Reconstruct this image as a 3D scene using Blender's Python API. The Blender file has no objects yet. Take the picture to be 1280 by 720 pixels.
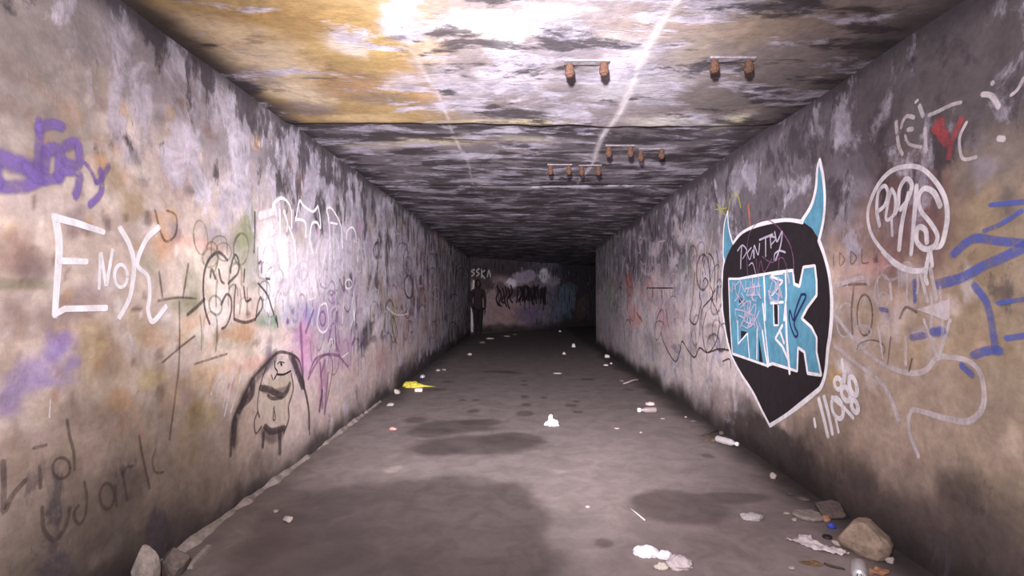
import bpy, bmesh, math, random
import numpy as np
from mathutils import Vector, noise as mnoise
from mathutils.geometry import delaunay_2d_cdt

random.seed(7)
C = bpy.context.scene.collection
F, CX, CY = 660.0, 653.0, 370.0          # focal length in pixels, principal point
DL, DR, HC, HF = 1.717, 1.883, 1.287, 1.28
H = HC + HF

# ------------------------------------------------------------------ helpers
def lin(r, g, b):
    f = lambda c: (c/255/12.92) if c <= 10 else ((c/255+.055)/1.055)**2.4
    return (f(r), f(g), f(b))

def vn(x, y, seed=0):
    xi = np.floor(x); yi = np.floor(y); fx = x-xi; fy = y-yi
    u = fx*fx*(3-2*fx); v = fy*fy*(3-2*fy)
    def h(a, b):
        t = np.sin(a*127.1+b*311.7+seed*74.73)*43758.5453
        return t-np.floor(t)
    return (h(xi, yi)*(1-u)+h(xi+1, yi)*u)*(1-v)+(h(xi, yi+1)*(1-u)+h(xi+1, yi+1)*u)*v

def fbm(x, y, seed=0, octv=5):
    a = .5; s = 0; n = 0
    for k in range(octv):
        s = s+a*vn(x*2**k+17.3*k, y*2**k-9.1*k, seed+k); n += a; a *= .55
    return s/n

def sstep(a, b, x):
    t = np.clip((x-a)/(b-a), 0, 1); return t*t*(3-2*t)

def relief(s, t, ph):
    return .007*(math.sin(1.7*s+ph)*math.cos(2.1*t+ph*.7)) + .004*math.sin(3.3*s-1.9*t+2*ph)

def link(o, parent=None):
    C.objects.link(o)
    if parent: o.parent = parent
    return o

def tag(o, label=None, cat=None, group=None, kind=None):
    if label: o['label'] = label
    if cat: o['category'] = cat
    if group: o['group'] = group
    if kind: o['kind'] = kind
    return o

# ------------------------------------------------------------------ node helpers
class NT:
    def __init__(self, name):
        self.m = bpy.data.materials.new(name); self.m.use_nodes = True
        self.t = self.m.node_tree; self.n = self.t.nodes; self.n.clear()
    def node(self, typ, **kw):
        nd = self.n.new(typ)
        for k, v in kw.items(): setattr(nd, k, v)
        return nd
    def set(self, sock, v):
        if hasattr(v, 'links') or isinstance(v, bpy.types.NodeSocket): self.t.links.new(v, sock)
        else: sock.default_value = v
    def noise(self, vec, scale, detail=6, rough=.6, dist=0):
        nd = self.node('ShaderNodeTexNoise'); self.set(nd.inputs['Vector'], vec)
        nd.inputs['Scale'].default_value = scale; nd.inputs['Detail'].default_value = detail
        nd.inputs['Roughness'].default_value = rough; nd.inputs['Distortion'].default_value = dist
        return nd.outputs['Fac']
    def mapping(self, vec, scale, loc=(0, 0, 0)):
        nd = self.node('ShaderNodeMapping'); self.set(nd.inputs['Vector'], vec)
        nd.inputs['Scale'].default_value = scale; nd.inputs['Location'].default_value = loc
        return nd.outputs[0]
    def math(self, op, a, b=0.0, clamp=False):
        nd = self.node('ShaderNodeMath', operation=op, use_clamp=clamp)
        self.set(nd.inputs[0], a); self.set(nd.inputs[1], b); return nd.outputs[0]
    def step(self, v, a, b, lo=0., hi=1.):
        nd = self.node('ShaderNodeMapRange', interpolation_type='SMOOTHSTEP'); self.set(nd.inputs['Value'], v)
        nd.inputs['From Min'].default_value = a; nd.inputs['From Max'].default_value = b
        nd.inputs['To Min'].default_value = lo; nd.inputs['To Max'].default_value = hi
        return nd.outputs[0]
    def mix(self, fac, a, b, blend='MIX'):
        nd = self.node('ShaderNodeMix', data_type='RGBA', blend_type=blend)
        self.set(nd.inputs[0], fac)
        for i, v in ((6, a), (7, b)):
            self.set(nd.inputs[i], (*v, 1) if isinstance(v, tuple) and len(v) == 3 else v)
        return nd.outputs[2]
    def attr(self, name):
        return self.node('ShaderNodeAttribute', attribute_name=name)
    def out(self, bsdf):
        o = self.node('ShaderNodeOutputMaterial'); self.t.links.new(bsdf, o.inputs[0]); return self.m
    def principled(self, col, rough=.85, spec=.3, normal=None, metal=0., alpha=None, trans=None, ior=None):
        b = self.node('ShaderNodeBsdfPrincipled')
        self.set(b.inputs['Base Color'], (*col, 1) if isinstance(col, tuple) and len(col) == 3 else col)
        self.set(b.inputs['Roughness'], rough); self.set(b.inputs['Specular IOR Level'], spec)
        self.set(b.inputs['Metallic'], metal)
        if normal is not None: self.set(b.inputs['Normal'], normal)
        if alpha is not None: self.set(b.inputs['Alpha'], alpha)
        if trans is not None: self.set(b.inputs['Transmission Weight'], trans)
        return b.outputs[0]
    def bump(self, h, strength=.4, dist=.01):
        nd = self.node('ShaderNodeBump'); nd.inputs['Strength'].default_value = strength
        nd.inputs['Distance'].default_value = dist; self.set(nd.inputs['Height'], h); return nd.outputs[0]

def surface_mat(name, k1, k2, flake, soot, bump=.5, wet_rough=.3, t1=(.47, .58), t2=(.5, .62), spec=.3, var=(.85, 1.12)):
    """weathered concrete: stains from the surface's own attributes, flaking and drips from stretched noise"""
    M = NT(name)
    uv = M.node('ShaderNodeUVMap', uv_map='st').outputs[0]
    col = M.attr('col').outputs['Color']; wear = M.attr('wear').outputs['Color']
    sep = M.node('ShaderNodeSeparateColor'); M.set(sep.inputs[0], wear); R, G, B = sep.outputs[:3]
    n1 = M.noise(M.mapping(uv, (*k1, 1)), 1, 9, .66, .35)
    n2 = M.noise(M.mapping(uv, (*k2, 1), (7.3, 3.1, 0)), 1, 9, .68, .3)
    n3 = M.noise(uv, 22, 8, .7)
    n4 = M.noise(uv, 5, 7, .65, .6)
    # the wear weights shift the threshold, so a heavier coat flakes less
    s1 = M.math('ADD', n1, M.math('MULTIPLY', M.math('SUBTRACT', R, .5), .30))
    m1 = M.math('MULTIPLY', M.step(s1, *t1), M.step(R, .0, .25))
    s2 = M.math('ADD', n2, M.math('MULTIPLY', M.math('SUBTRACT', G, .5), .30))
    m2 = M.math('MULTIPLY', M.step(s2, *t2), M.step(G, .0, .25))
    fl = M.mix(M.step(n4, .35, .65), flake, tuple(c*1.35 for c in flake))
    c = M.mix(M.math('MULTIPLY', m1, .85), col, fl)
    c = M.mix(M.math('MULTIPLY', m2, .88), c, soot)
    v = M.math('MULTIPLY', M.step(n3, .3, .72, *var), M.step(n4, .3, .7, .82, 1.15))
    nd = M.node('ShaderNodeVectorMath', operation='SCALE'); M.set(nd.inputs[0], c); M.set(nd.inputs['Scale'], v)
    rough = M.step(M.math('ADD', B, M.math('MULTIPLY', M.math('SUBTRACT', n4, .5), .25)), .2, .9, .88, wet_rough)
    h = M.math('ADD', M.math('MULTIPLY', n1, 1.0), M.math('ADD', M.math('MULTIPLY', m1, .25), M.math('MULTIPLY', n3, .5)))
    return M.out(M.principled(nd.outputs[0], rough, spec, M.bump(h, bump, .012)))

def simple_mat(name, col, rough=.7, spec=.3, metal=0., var=.25, scale=30, bump=.2, trans=None, alpha=None):
    M = NT(name)
    co = M.node('ShaderNodeTexCoord').outputs['Object']
    n = M.noise(co, scale, 6, .65)
    c = M.mix(M.step(n, .3, .7), tuple(x*(1-var) for x in col), tuple(min(1, x*(1+var)) for x in col))
    return M.out(M.principled(c, rough, spec, M.bump(n, bump, .004), metal, alpha, trans))

_paint = {}
def paint_mat(name, col, wear=.25, alpha=1.0):
    """spray paint: soft overspray edges from the stroke's cover attribute, worn by noise"""
    key = (name,)
    if key in _paint: return _paint[key]
    M = NT(name)
    uv = M.node('ShaderNodeUVMap', uv_map='st').outputs[0]
    cov = M.attr('cover').outputs['Fac']
    n = M.noise(M.mapping(uv, (14, 7, 1)), 1, 8, .7)
    n2 = M.noise(uv, 45, 4, .6)
    w = M.step(M.math('ADD', M.math('MULTIPLY', n, .7), M.math('MULTIPLY', n2, .3)), .30, .62, 1-wear*1.6, 1.0)
    a = M.math('MULTIPLY', M.math('MULTIPLY', M.step(cov, .0, .75), w, True), alpha, True)
    c = M.mix(M.step(n, .3, .7), tuple(x*.82 for x in col), tuple(min(1, x*1.1) for x in col))
    m = M.out(M.principled(c, .6, .3, None, 0, a))
    _paint[key] = m
    return m

# ------------------------------------------------------------------ surfaces
class Plane:
    """vertical wall: P0 + s*d + t*up, normal n"""
    def __init__(self, P0, d, n, ph):
        self.P0 = Vector(P0); self.d = Vector(d).normalized(); self.n = Vector(n).normalized(); self.ph = ph
    def st(self, px, py):
        r = Vector(((px-CX)/F, 1, (CY-py)/F)); o = Vector((0, 0, HF))
        k = (self.P0-o).dot(self.n)/r.dot(self.n); P = o+r*k-self.P0
        return P.dot(self.d), P.z
    def pos(self, s, t, off=0):
        return self.P0+self.d*s+Vector((0, 0, t))+self.n*(relief(s, t, self.ph)+off)
    def scale(self, px, py):
        a = self.st(px-1, py); b = self.st(px+1, py); c = self.st(px, py-1); e = self.st(px, py+1)
        return abs(b[0]-a[0])/2, abs(c[1]-e[1])/2

class Flat:
    """floor (sgn -1) or ceiling (+1): s = X, t = Y"""
    def __init__(self, h): self.h = h
    def st(self, px, py):
        k = (self.h-HF)/((CY-py)/F); return (px-CX)/F*k, k
    def scale(self, px, py):
        a = self.st(px-1, py); b = self.st(px+1, py); c = self.st(px, py-1); e = self.st(px, py+1)
        return abs(b[0]-a[0])/2, abs(c[1]-e[1])/2

A0 = Vector((-DL, 17.5, 0)); BD = Vector((6.717, 7.5, 0)).normalized(); BN = Vector((BD.y, -BD.x, 0))
LEFT = Plane((-DL, 0, 0), (0, 1, 0), (1, 0, 0), .3)
RIGHT = Plane((DR, 0, 0), (0, 1, 0), (-1, 0, 0), 1.9)
BACK = Plane(A0, BD, BN, 4.1)
BEND = Plane((DR, 13.5, 0), BD, -BN, 2.2)
FLOOR, CEIL = Flat(0), Flat(H)

class Stain:
    """albedo and wear of a surface, laid down stain by stain in the surface's own metres"""
    def __init__(self, surf, S, T, base):
        self.surf = surf; self.S, self.T = np.meshgrid(S, T, indexing='ij')
        self.col = np.zeros(self.S.shape+(3,)); self.col[:] = base
        self.wear = np.zeros(self.S.shape+(3,))
        self.warp = fbm(self.S*2.3, self.T*2.3, 3)-.5
        self.warp2 = fbm(self.S*9, self.T*7, 8)-.5
        self.k = 0
    def lay(self, m, c=None, R=None, G=None, B=None):
        m = np.clip(m, 0, 1)
        if c is not None: self.col += (np.array(c)-self.col)*m[..., None]
        for i, v in enumerate((R, G, B)):
            if v is not None: self.wear[..., i] += (v-self.wear[..., i])*m
    def blot(self, px, py, rx, ry, c=None, a=.8, soft=.6, warp=1.2, **kw):
        s, t = self.surf.st(px, py); ks, kt = self.surf.scale(px, py)
        self.blotm(s, t, rx*ks, ry*kt, c, a, soft, warp, **kw)
    def blotm(self, s, t, rs, rt, c=None, a=.8, soft=.6, warp=1.2, **kw):
        self.k += 1
        r = np.sqrt(((self.S-s)/rs)**2+((self.T-t)/rt)**2)
        w = fbm(self.S*1.1/rs+self.k*3.7, self.T*1.1/rt-self.k, self.k, 4)-.5
        r = r+warp*w+.5*warp*self.warp2
        self.lay(a*(1-sstep(1-soft, 1+soft*.6, r)), c, **kw)

def grid(name, st, posf, mat, cyclic=False):
    nS, nT = st.S.shape
    V = [posf(st.S[i, j], st.T[i, j]) for i in range(nS) for j in range(nT)]
    Fc = [(i*nT+j, (i+1)*nT+j, (i+1)*nT+j+1, i*nT+j+1) for i in range(nS-1) for j in range(nT-1)]
    me = bpy.data.meshes.new(name); me.from_pydata([tuple(v) for v in V], [], Fc)
    n = nS*nT
    for an, arr in (('col', st.col), ('wear', st.wear)):
        at = me.attributes.new(an, 'FLOAT_COLOR', 'POINT')
        rgba = np.ones((n, 4), np.float32); rgba[:, :3] = np.clip(arr.reshape(n, 3), 0, 1)
        at.data.foreach_set('color', rgba.ravel())
    uv = me.uv_layers.new(name='st')
    idx = np.zeros(len(me.loops), np.int32); me.loops.foreach_get('vertex_index', idx)
    P = np.stack([st.S.ravel(), st.T.ravel()], 1)[idx]
    uv.data.foreach_set('uv', P.astype(np.float32).ravel())
    me.polygons.foreach_set('use_smooth', np.ones(len(me.polygons), bool))
    me.materials.append(mat); me.update()
    return link(bpy.data.objects.new(name, me))

def steps(a, b):
    out = [a]; y = a
    while y < b:
        y += .08 if y < 1.3 else min(.22, max(.016, .0042*y)) if y < 7 else min(.2, .006*y)
        out.append(min(y, b))
    return np.array(out)

# ---- colours of the place
LILAC = lin(172, 164, 178); GREYL = lin(140, 132, 140); SOOT = lin(62, 56, 62); DARK = lin(44, 38, 38)
TAN = lin(182, 162, 148); PINKT = lin(196, 176, 172); BROWN = lin(140, 118, 104); CREAM = lin(220, 205, 190)
PURP = lin(134, 112, 178); ORNG = lin(205, 152, 104); OCHRE = lin(158, 132, 90); GREEN = lin(112, 122, 84)
RUST = lin(132, 84, 70); WHITE = lin(232, 226, 232); MAUVE = lin(172, 128, 168); BLUE = lin(92, 110, 186)

# ------------------------------------------------------------------ left wall
T_ = np.concatenate([np.linspace(-.03, H+.03, 150)])
L = Stain(LEFT, steps(-4, 17.5), T_, TAN)
S, T = L.S, L.T; wp = L.warp
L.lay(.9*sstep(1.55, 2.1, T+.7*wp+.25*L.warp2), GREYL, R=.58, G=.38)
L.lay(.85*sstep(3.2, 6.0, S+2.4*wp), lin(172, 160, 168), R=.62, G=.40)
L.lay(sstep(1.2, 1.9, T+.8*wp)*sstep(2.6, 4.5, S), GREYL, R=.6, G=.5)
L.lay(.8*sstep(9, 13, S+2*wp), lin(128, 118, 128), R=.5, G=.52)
L.lay(.75*(1-sstep(.5, 1.1, T+.5*wp))*sstep(3, 4.5, S)*(1-sstep(8, 10, S)), PINKT, R=.25, G=.1)
b = L.blot
# cream and tan at mid height
for a in [(60, 150, 60, 50, lin(196, 176, 158)), (150, 190, 50, 50, lin(214, 200, 192)), (100, 100, 60, 40, lin(168, 152, 140)),
          (30, 60, 60, 60, lin(150, 138, 132)), (130, 235, 50, 25, CREAM), (50, 255, 60, 18, PINKT), (230, 240, 40, 60, lin(176, 156, 146)),
          (110, 330, 70, 50, lin(190, 170, 156)), (250, 360, 45, 60, CREAM), (300, 440, 50, 40, lin(208, 186, 168)),
          (225, 420, 40, 40, lin(206, 190, 172)), (350, 420, 30, 30, PINKT), (150, 470, 90, 60, lin(176, 158, 140)), (60, 560, 70, 40, lin(160, 134, 120)),
          (410, 500, 50, 45, lin(198, 178, 172)), (450, 470, 30, 50, lin(192, 170, 168)), (190, 540, 80, 40, lin(168, 150, 134))]:
    b(*a, a=.75)
L.lay(.35*sstep(.5, .9, T+.4*wp)*(1-sstep(1.8, 2.2, T+.4*wp)), lin(220, 204, 200))
rd = random.Random(3)
def daubs(box, n, cols, r, a, seed):
    rd = random.Random(seed)
    for _ in range(n):
        b(rd.uniform(box[0], box[2]), rd.uniform(box[1], box[3]), rd.uniform(*r)*.7, rd.uniform(*r), lin(*rd.choice(cols)), a=rd.uniform(*a), soft=rd.uniform(.3, .9), warp=1.6)
daubs((0, 120, 250, 420), 46, [(224, 206, 196), (214, 190, 180), (206, 170, 150), (196, 158, 120), (150, 122, 118), (226, 214, 214), (178, 150, 110), (134, 116, 120)], (8, 26), (.35, .75), 1)
daubs((0, 400, 300, 600), 34, [(176, 150, 120), (150, 130, 116), (190, 168, 140), (188, 150, 96), (146, 120, 108), (170, 160, 130)], (10, 34), (.25, .55), 2)
daubs((230, 280, 350, 440), 22, [(220, 208, 204), (120, 128, 96), (140, 118, 104), (206, 176, 160), (150, 140, 120)], (6, 20), (.35, .7), 3)
daubs((330, 280, 460, 460), 40, [(226, 218, 228), (214, 204, 218), (150, 128, 162), (176, 140, 172), (206, 182, 188), (120, 104, 124)], (5, 22), (.4, .8), 4)
daubs((440, 270, 580, 430), 60, [(190, 180, 192), (206, 196, 204), (84, 70, 80), (120, 84, 84), (150, 128, 130), (170, 140, 138), (72, 60, 70), (150, 140, 110)], (4, 20), (.5, .9), 5)
daubs((0, 120, 330, 440), 60, [(236, 226, 222), (230, 214, 208), (108, 92, 90), (126, 104, 96), (222, 204, 200), (196, 160, 128)], (3, 12), (.5, .85), 6)
daubs((0, 420, 330, 620), 40, [(202, 186, 172), (104, 88, 80), (120, 100, 86), (190, 170, 150), (170, 120, 100)], (3, 12), (.4, .75), 7)
daubs((160, 0, 460, 240), 40, [(176, 168, 180), (92, 84, 90), (160, 150, 160), (108, 100, 104)], (5, 20), (.4, .7), 8)
# stains and old overspray
for a in [(20, 85, 22, 20, RUST, .6), (45, 105, 12, 14, lin(176, 132, 92), .7), (15, 135, 28, 14, RUST, .7), (85, 145, 16, 22, ORNG, .5),
          (60, 178, 14, 10, ORNG, .8), (125, 205, 10, 16, ORNG, .7), (140, 220, 15, 20, OCHRE, .6), (165, 250, 20, 25, OCHRE, .6),
          (25, 310, 28, 40, RUST, .55), (45, 335, 26, 24, lin(110, 92, 92), .6), (20, 355, 60, 8, lin(128, 122, 92), .6), (40, 400, 50, 30, lin(140, 116, 110), .6),
          (200, 300, 16, 30, ORNG, .6), (186, 330, 12, 20, lin(160, 156, 130), .5), (130, 420, 30, 24, OCHRE, .35), (115, 440, 22, 60, lin(176, 150, 104), .4),
          (190, 420, 16, 20, ORNG, .35), (150, 500, 16, 14, ORNG, .4), (185, 475, 20, 18, lin(190, 170, 100), .4), (250, 520, 25, 18, lin(186, 166, 96), .5),
          (230, 380, 20, 16, GREEN, .5), (238, 355, 10, 30, GREEN, .4), (305, 310, 16, 40, GREEN, .65), (312, 270, 8, 30, GREEN, .5), (320, 345, 12, 24, GREEN, .5),
          (338, 400, 14, 12, lin(96, 138, 110), .8), (300, 415, 24, 12, lin(176, 132, 84), .6), (275, 380, 14, 26, lin(226, 216, 214), .7), (336, 375, 10, 20, lin(228, 226, 230), .7),
          (75, 430, 20, 22, PURP, .75), (40, 468, 34, 24, PURP, .6), (15, 500, 22, 18, PURP, .6), (90, 455, 14, 12, PURP, .6), (70, 478, 30, 8, PURP, .4),
          (100, 385, 40, 20, lin(150, 126, 124), .6), (270, 300, 20, 26, lin(120, 110, 118), .5), (245, 305, 40, 8, lin(206, 150, 136), .4),
          (310, 455, 24, 10, lin(210, 140, 128), .4), (375, 430, 20, 26, lin(208, 178, 180), .7),
          (375, 215, 16, 20, RUST, .75), (385, 240, 14, 18, lin(118, 84, 76), .7), (352, 205, 24, 22, lin(88, 80, 88), .6)]:
    b(a[0], a[1], a[2], a[3], a[4], a=a[5])
# white lavender block under the outlined letters, purple bleeding below it
for a in [(380, 340, 52, 38, lin(226, 216, 226), .85), (345, 320, 22, 42, lin(232, 226, 232), .8), (420, 320, 24, 36, lin(206, 196, 210), .7), (360, 380, 20, 22, lin(226, 222, 230), .7),
          (395, 400, 26, 28, lin(150, 130, 168), .6), (365, 395, 12, 14, lin(112, 112, 170), .7), (388, 392, 12, 14, lin(116, 124, 182), .7), (378, 420, 8, 40, MAUVE, .7),
          (385, 445, 12, 34, lin(196, 140, 178), .6), (415, 400, 18, 44, lin(160, 138, 170), .7), (440, 390, 18, 44, lin(176, 160, 178), .7), (430, 440, 16, 20, lin(166, 130, 162), .6),
          (402, 480, 7, 34, lin(158, 104, 142), .7), (525, 340, 12, 34, lin(106, 62, 66), .8), (535, 380, 10, 36, lin(150, 112, 104), .6), (510, 395, 12, 40, lin(160, 122, 122), .5),
          (490, 400, 8, 30, lin(158, 150, 96), .6), (475, 350, 7, 26, lin(132, 108, 76), .6), (500, 345, 18, 24, lin(168, 160, 174), .6), (480, 445, 12, 30, lin(184, 146, 140), .6),
          (500, 315, 20, 10, lin(186, 178, 190), .6), (548, 330, 14, 30, lin(64, 46, 52), .7), (565, 370, 12, 40, lin(104, 96, 110), .6)]:
    b(a[0], a[1], a[2], a[3], a[4], a=a[5], soft=.8)
# soot near the top edge and drips
for a in [(240, 70, 60, 30), (330, 150, 40, 26), (400, 200, 40, 24), (450, 240, 30, 20)]:
    b(*a, None, a=.8, G=.75)
L.lay(.8*sstep(1.5, 1.9, T+.4*wp)*(1-sstep(1.9, 2.3, S+.3*wp)), lin(136, 126, 124), R=.22, G=.25)
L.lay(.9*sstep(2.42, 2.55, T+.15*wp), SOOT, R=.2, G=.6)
L.lay(.8*np.exp(-((S-3.75+.15*wp)/.1)**2)*sstep(1.9, 2.2, T), SOOT, G=.8)
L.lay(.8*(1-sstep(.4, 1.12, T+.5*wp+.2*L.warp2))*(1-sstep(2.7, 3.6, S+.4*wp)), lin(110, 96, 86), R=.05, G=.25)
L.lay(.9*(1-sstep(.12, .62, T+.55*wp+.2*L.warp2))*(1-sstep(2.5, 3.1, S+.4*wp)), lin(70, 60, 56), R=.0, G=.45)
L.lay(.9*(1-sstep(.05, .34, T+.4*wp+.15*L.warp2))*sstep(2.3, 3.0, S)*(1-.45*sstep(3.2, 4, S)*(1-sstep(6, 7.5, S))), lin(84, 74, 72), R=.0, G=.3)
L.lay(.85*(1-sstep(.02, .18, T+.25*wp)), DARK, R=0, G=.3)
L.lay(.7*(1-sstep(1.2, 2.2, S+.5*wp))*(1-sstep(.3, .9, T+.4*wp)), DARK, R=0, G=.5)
b(125, 695, 26, 14, lin(104, 92, 88), a=.7); b(150, 680, 10, 14, lin(96, 88, 82), a=.6)
for a in [(520, 455, 20, 20), (560, 430, 20, 20), (590, 390, 12, 60), (545, 450, 20, 14)]:
    b(*a, lin(60, 50, 54), a=.7)
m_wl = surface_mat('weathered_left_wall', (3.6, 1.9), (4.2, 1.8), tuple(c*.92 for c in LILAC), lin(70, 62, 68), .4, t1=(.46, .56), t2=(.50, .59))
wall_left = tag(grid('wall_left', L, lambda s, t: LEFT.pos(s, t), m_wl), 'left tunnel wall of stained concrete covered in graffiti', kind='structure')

# ------------------------------------------------------------------ right wall
Rr = Stain(RIGHT, steps(-4, 13.5), T_, lin(172, 152, 138))
S, T = Rr.S, Rr.T; wp = Rr.warp
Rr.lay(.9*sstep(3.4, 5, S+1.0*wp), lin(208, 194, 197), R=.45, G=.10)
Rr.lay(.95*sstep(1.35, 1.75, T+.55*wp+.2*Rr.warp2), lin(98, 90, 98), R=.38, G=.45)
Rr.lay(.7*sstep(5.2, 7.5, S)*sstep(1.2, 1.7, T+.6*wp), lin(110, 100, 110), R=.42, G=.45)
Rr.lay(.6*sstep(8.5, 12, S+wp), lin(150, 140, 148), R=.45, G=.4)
Rr.lay(.8*(1-sstep(2.0, 2.6, S+.4*wp))*(1-sstep(1.7, 2.1, T+.5*wp)), lin(150, 134, 116), R=0, G=.2)
b = Rr.blot
for a in [(1130, 280, 80, 80, lin(128, 98, 92), .7), (1140, 215, 60, 24, lin(110, 86, 80), .6), (1140, 270, 42, 55, lin(120, 84, 86), .7), (1065, 300, 30, 50, lin(170, 144, 132), .5), (1060, 340, 40, 30, lin(206, 176, 168), .7),
          (1150, 420, 60, 40, lin(176, 152, 122), .6), (1230, 300, 50, 90, lin(150, 130, 104), .6), (1250, 420, 50, 60, lin(152, 134, 112), .5), (1120, 500, 60, 40, lin(176, 154, 136), .5),
          (1085, 420, 40, 40, lin(196, 176, 164), .6), (1200, 520, 70, 50, lin(164, 144, 128), .5), (1240, 200, 40, 30, lin(132, 122, 118), .6), (1260, 100, 40, 60, lin(92, 84, 84), .5),
          (1100, 330, 24, 12, lin(190, 140, 138), .5), (1090, 380, 30, 20, lin(206, 190, 186), .5), (1115, 395, 10, 8, lin(92, 104, 170), .5), (1160, 415, 30, 8, lin(84, 88, 150), .7),
          (1045, 470, 12, 16, lin(196, 160, 84), .5), (1055, 460, 10, 10, WHITE, .6),
          (786, 365, 5, 26, lin(176, 72, 72), .8), (792, 395, 8, 16, lin(206, 140, 140), .7), (810, 360, 14, 30, lin(190, 132, 132), .5), (828, 395, 8, 20, lin(184, 112, 134), .6),
          (765, 370, 8, 26, lin(120, 130, 104), .6), (856, 350, 10, 26, lin(132, 146, 142), .6), (858, 330, 8, 24, lin(92, 86, 92), .6), (838, 335, 8, 30, lin(146, 120, 134), .5),
          (880, 350, 20, 60, lin(196, 178, 170), .5), (850, 440, 40, 30, lin(200, 184, 178), .6), (835, 410, 8, 40, lin(176, 148, 160), .5),
          (900, 270, 30, 40, lin(126, 116, 122), .5), (960, 200, 60, 30, lin(120, 112, 122), .6), (870, 270, 24, 30, lin(148, 138, 146), .5), (1060, 230, 30, 40, lin(132, 126, 138), .5)]:
    b(a[0], a[1], a[2], a[3], a[4], a=a[5], soft=.7)
daubs((760, 270, 905, 450), 50, [(206, 192, 194), (196, 180, 184), (116, 102, 112), (146, 128, 138), (186, 150, 150), (130, 122, 116)], (4, 16), (.4, .8), 11)
daubs((1030, 300, 1280, 480), 34, [(206, 186, 178), (190, 160, 140), (150, 128, 104), (176, 150, 112), (130, 110, 108), (210, 196, 194)], (8, 26), (.3, .65), 12)
daubs((1020, 470, 1280, 640), 24, [(176, 156, 142), (150, 132, 120), (186, 166, 150), (140, 120, 112)], (10, 34), (.25, .5), 13)
daubs((860, 100, 1280, 290), 40, [(134, 126, 138), (80, 72, 78), (150, 142, 152), (104, 94, 98), (92, 84, 92)], (8, 30), (.35, .7), 14)
for a in [(1010, 170, 60, 30), (1160, 60, 80, 40), (1200, 150, 60, 24), (1090, 130, 40, 40)]:
    b(*a, None, a=.7, G=.7)
Rr.lay(.75*sstep(1.75, 2.1, T+.3*wp)*(1-sstep(2.6, 3.2, S+.4*wp)), lin(92, 84, 86), R=.25, G=.4)
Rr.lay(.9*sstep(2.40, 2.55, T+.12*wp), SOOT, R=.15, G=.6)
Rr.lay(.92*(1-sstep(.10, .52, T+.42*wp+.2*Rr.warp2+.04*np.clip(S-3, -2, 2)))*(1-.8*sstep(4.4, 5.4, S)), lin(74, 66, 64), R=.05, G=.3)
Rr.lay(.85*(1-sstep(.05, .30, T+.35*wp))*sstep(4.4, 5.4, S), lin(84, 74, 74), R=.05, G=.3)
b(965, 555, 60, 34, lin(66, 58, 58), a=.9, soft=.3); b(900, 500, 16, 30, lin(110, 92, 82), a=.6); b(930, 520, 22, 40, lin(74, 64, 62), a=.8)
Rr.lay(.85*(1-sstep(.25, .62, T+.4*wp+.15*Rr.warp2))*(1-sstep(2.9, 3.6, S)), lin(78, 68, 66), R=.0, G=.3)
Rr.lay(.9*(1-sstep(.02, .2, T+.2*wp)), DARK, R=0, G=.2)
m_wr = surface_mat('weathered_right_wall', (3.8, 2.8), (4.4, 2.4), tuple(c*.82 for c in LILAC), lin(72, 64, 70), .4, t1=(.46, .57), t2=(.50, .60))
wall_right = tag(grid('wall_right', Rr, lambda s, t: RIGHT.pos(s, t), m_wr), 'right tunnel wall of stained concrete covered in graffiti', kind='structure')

# ------------------------------------------------------------------ end wall and the bend
K = Stain(BACK, np.linspace(-.05, 11, 260), np.linspace(-.03, H+.03, 80), lin(150, 128, 132))
S, T = K.S, K.T; wp = K.warp
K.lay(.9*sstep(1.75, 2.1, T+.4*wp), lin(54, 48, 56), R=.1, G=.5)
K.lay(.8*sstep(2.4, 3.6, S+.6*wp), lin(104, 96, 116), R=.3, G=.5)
K.lay(.9*sstep(4.2, 5.2, S+.6*wp), lin(44, 40, 46), R=.1, G=.5)  # right end darkened in colour, where the torch light only grazes the wall
b = K.blot
for a in [(640, 354, 8, 6, lin(230, 222, 236), .9), (656, 345, 14, 10, lin(168, 156, 178), .8), (680, 345, 8, 8, lin(226, 216, 232), .9), (690, 352, 10, 6, lin(150, 140, 160), .7),
          (628, 365, 12, 12, lin(84, 56, 66), .7), (665, 366, 22, 10, lin(36, 30, 44), .75), (632, 392, 16, 16, lin(158, 124, 120), .5), (660, 395, 16, 14, lin(104, 84, 120), .6),
          (706, 378, 12, 22, lin(96, 112, 134), .7), (712, 362, 10, 10, lin(88, 98, 110), .6), (690, 385, 6, 24, lin(86, 84, 104), .6), (620, 410, 20, 6, lin(80, 68, 64), .7), (728, 385, 8, 16, lin(92, 72, 70), .6), (605, 352, 14, 16, lin(40, 34, 40), .8)]:
    b(a[0], a[1], a[2], a[3], a[4], a=a[5], soft=.3, warp=1.2)
K.lay(.9*(1-sstep(.05, .4, T+.4*wp)), DARK, R=0, G=.3)
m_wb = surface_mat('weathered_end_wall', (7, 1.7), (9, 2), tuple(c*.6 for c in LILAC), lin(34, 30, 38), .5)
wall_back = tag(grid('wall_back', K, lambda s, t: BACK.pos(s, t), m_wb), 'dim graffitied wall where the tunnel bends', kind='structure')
K2 = Stain(BEND, np.linspace(0, 9, 60), np.linspace(-.03, H+.03, 40), lin(90, 80, 86))
wall_bend = tag(grid('wall_bend', K2, lambda s, t: BEND.pos(s, t), m_wb), kind='structure')

# ------------------------------------------------------------------ floor and ceiling follow the bend
def ribbon(surf, n_x, base):
    Y = steps(-4, 15.5)
    st = Stain(surf, np.linspace(-DL-.04, DR+.04, n_x), Y, base)
    return st
def bend_piece(st_from, z, mat, name, parent):
    pts = [(-DL-.04, 15.4), (DR+.04, 13.4)]
    return None

def bend_xy(s, t):
    """past the corner the strip turns right with the walls"""
    if t <= 13.5: return s, t
    k = t-13.5
    return None

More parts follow.
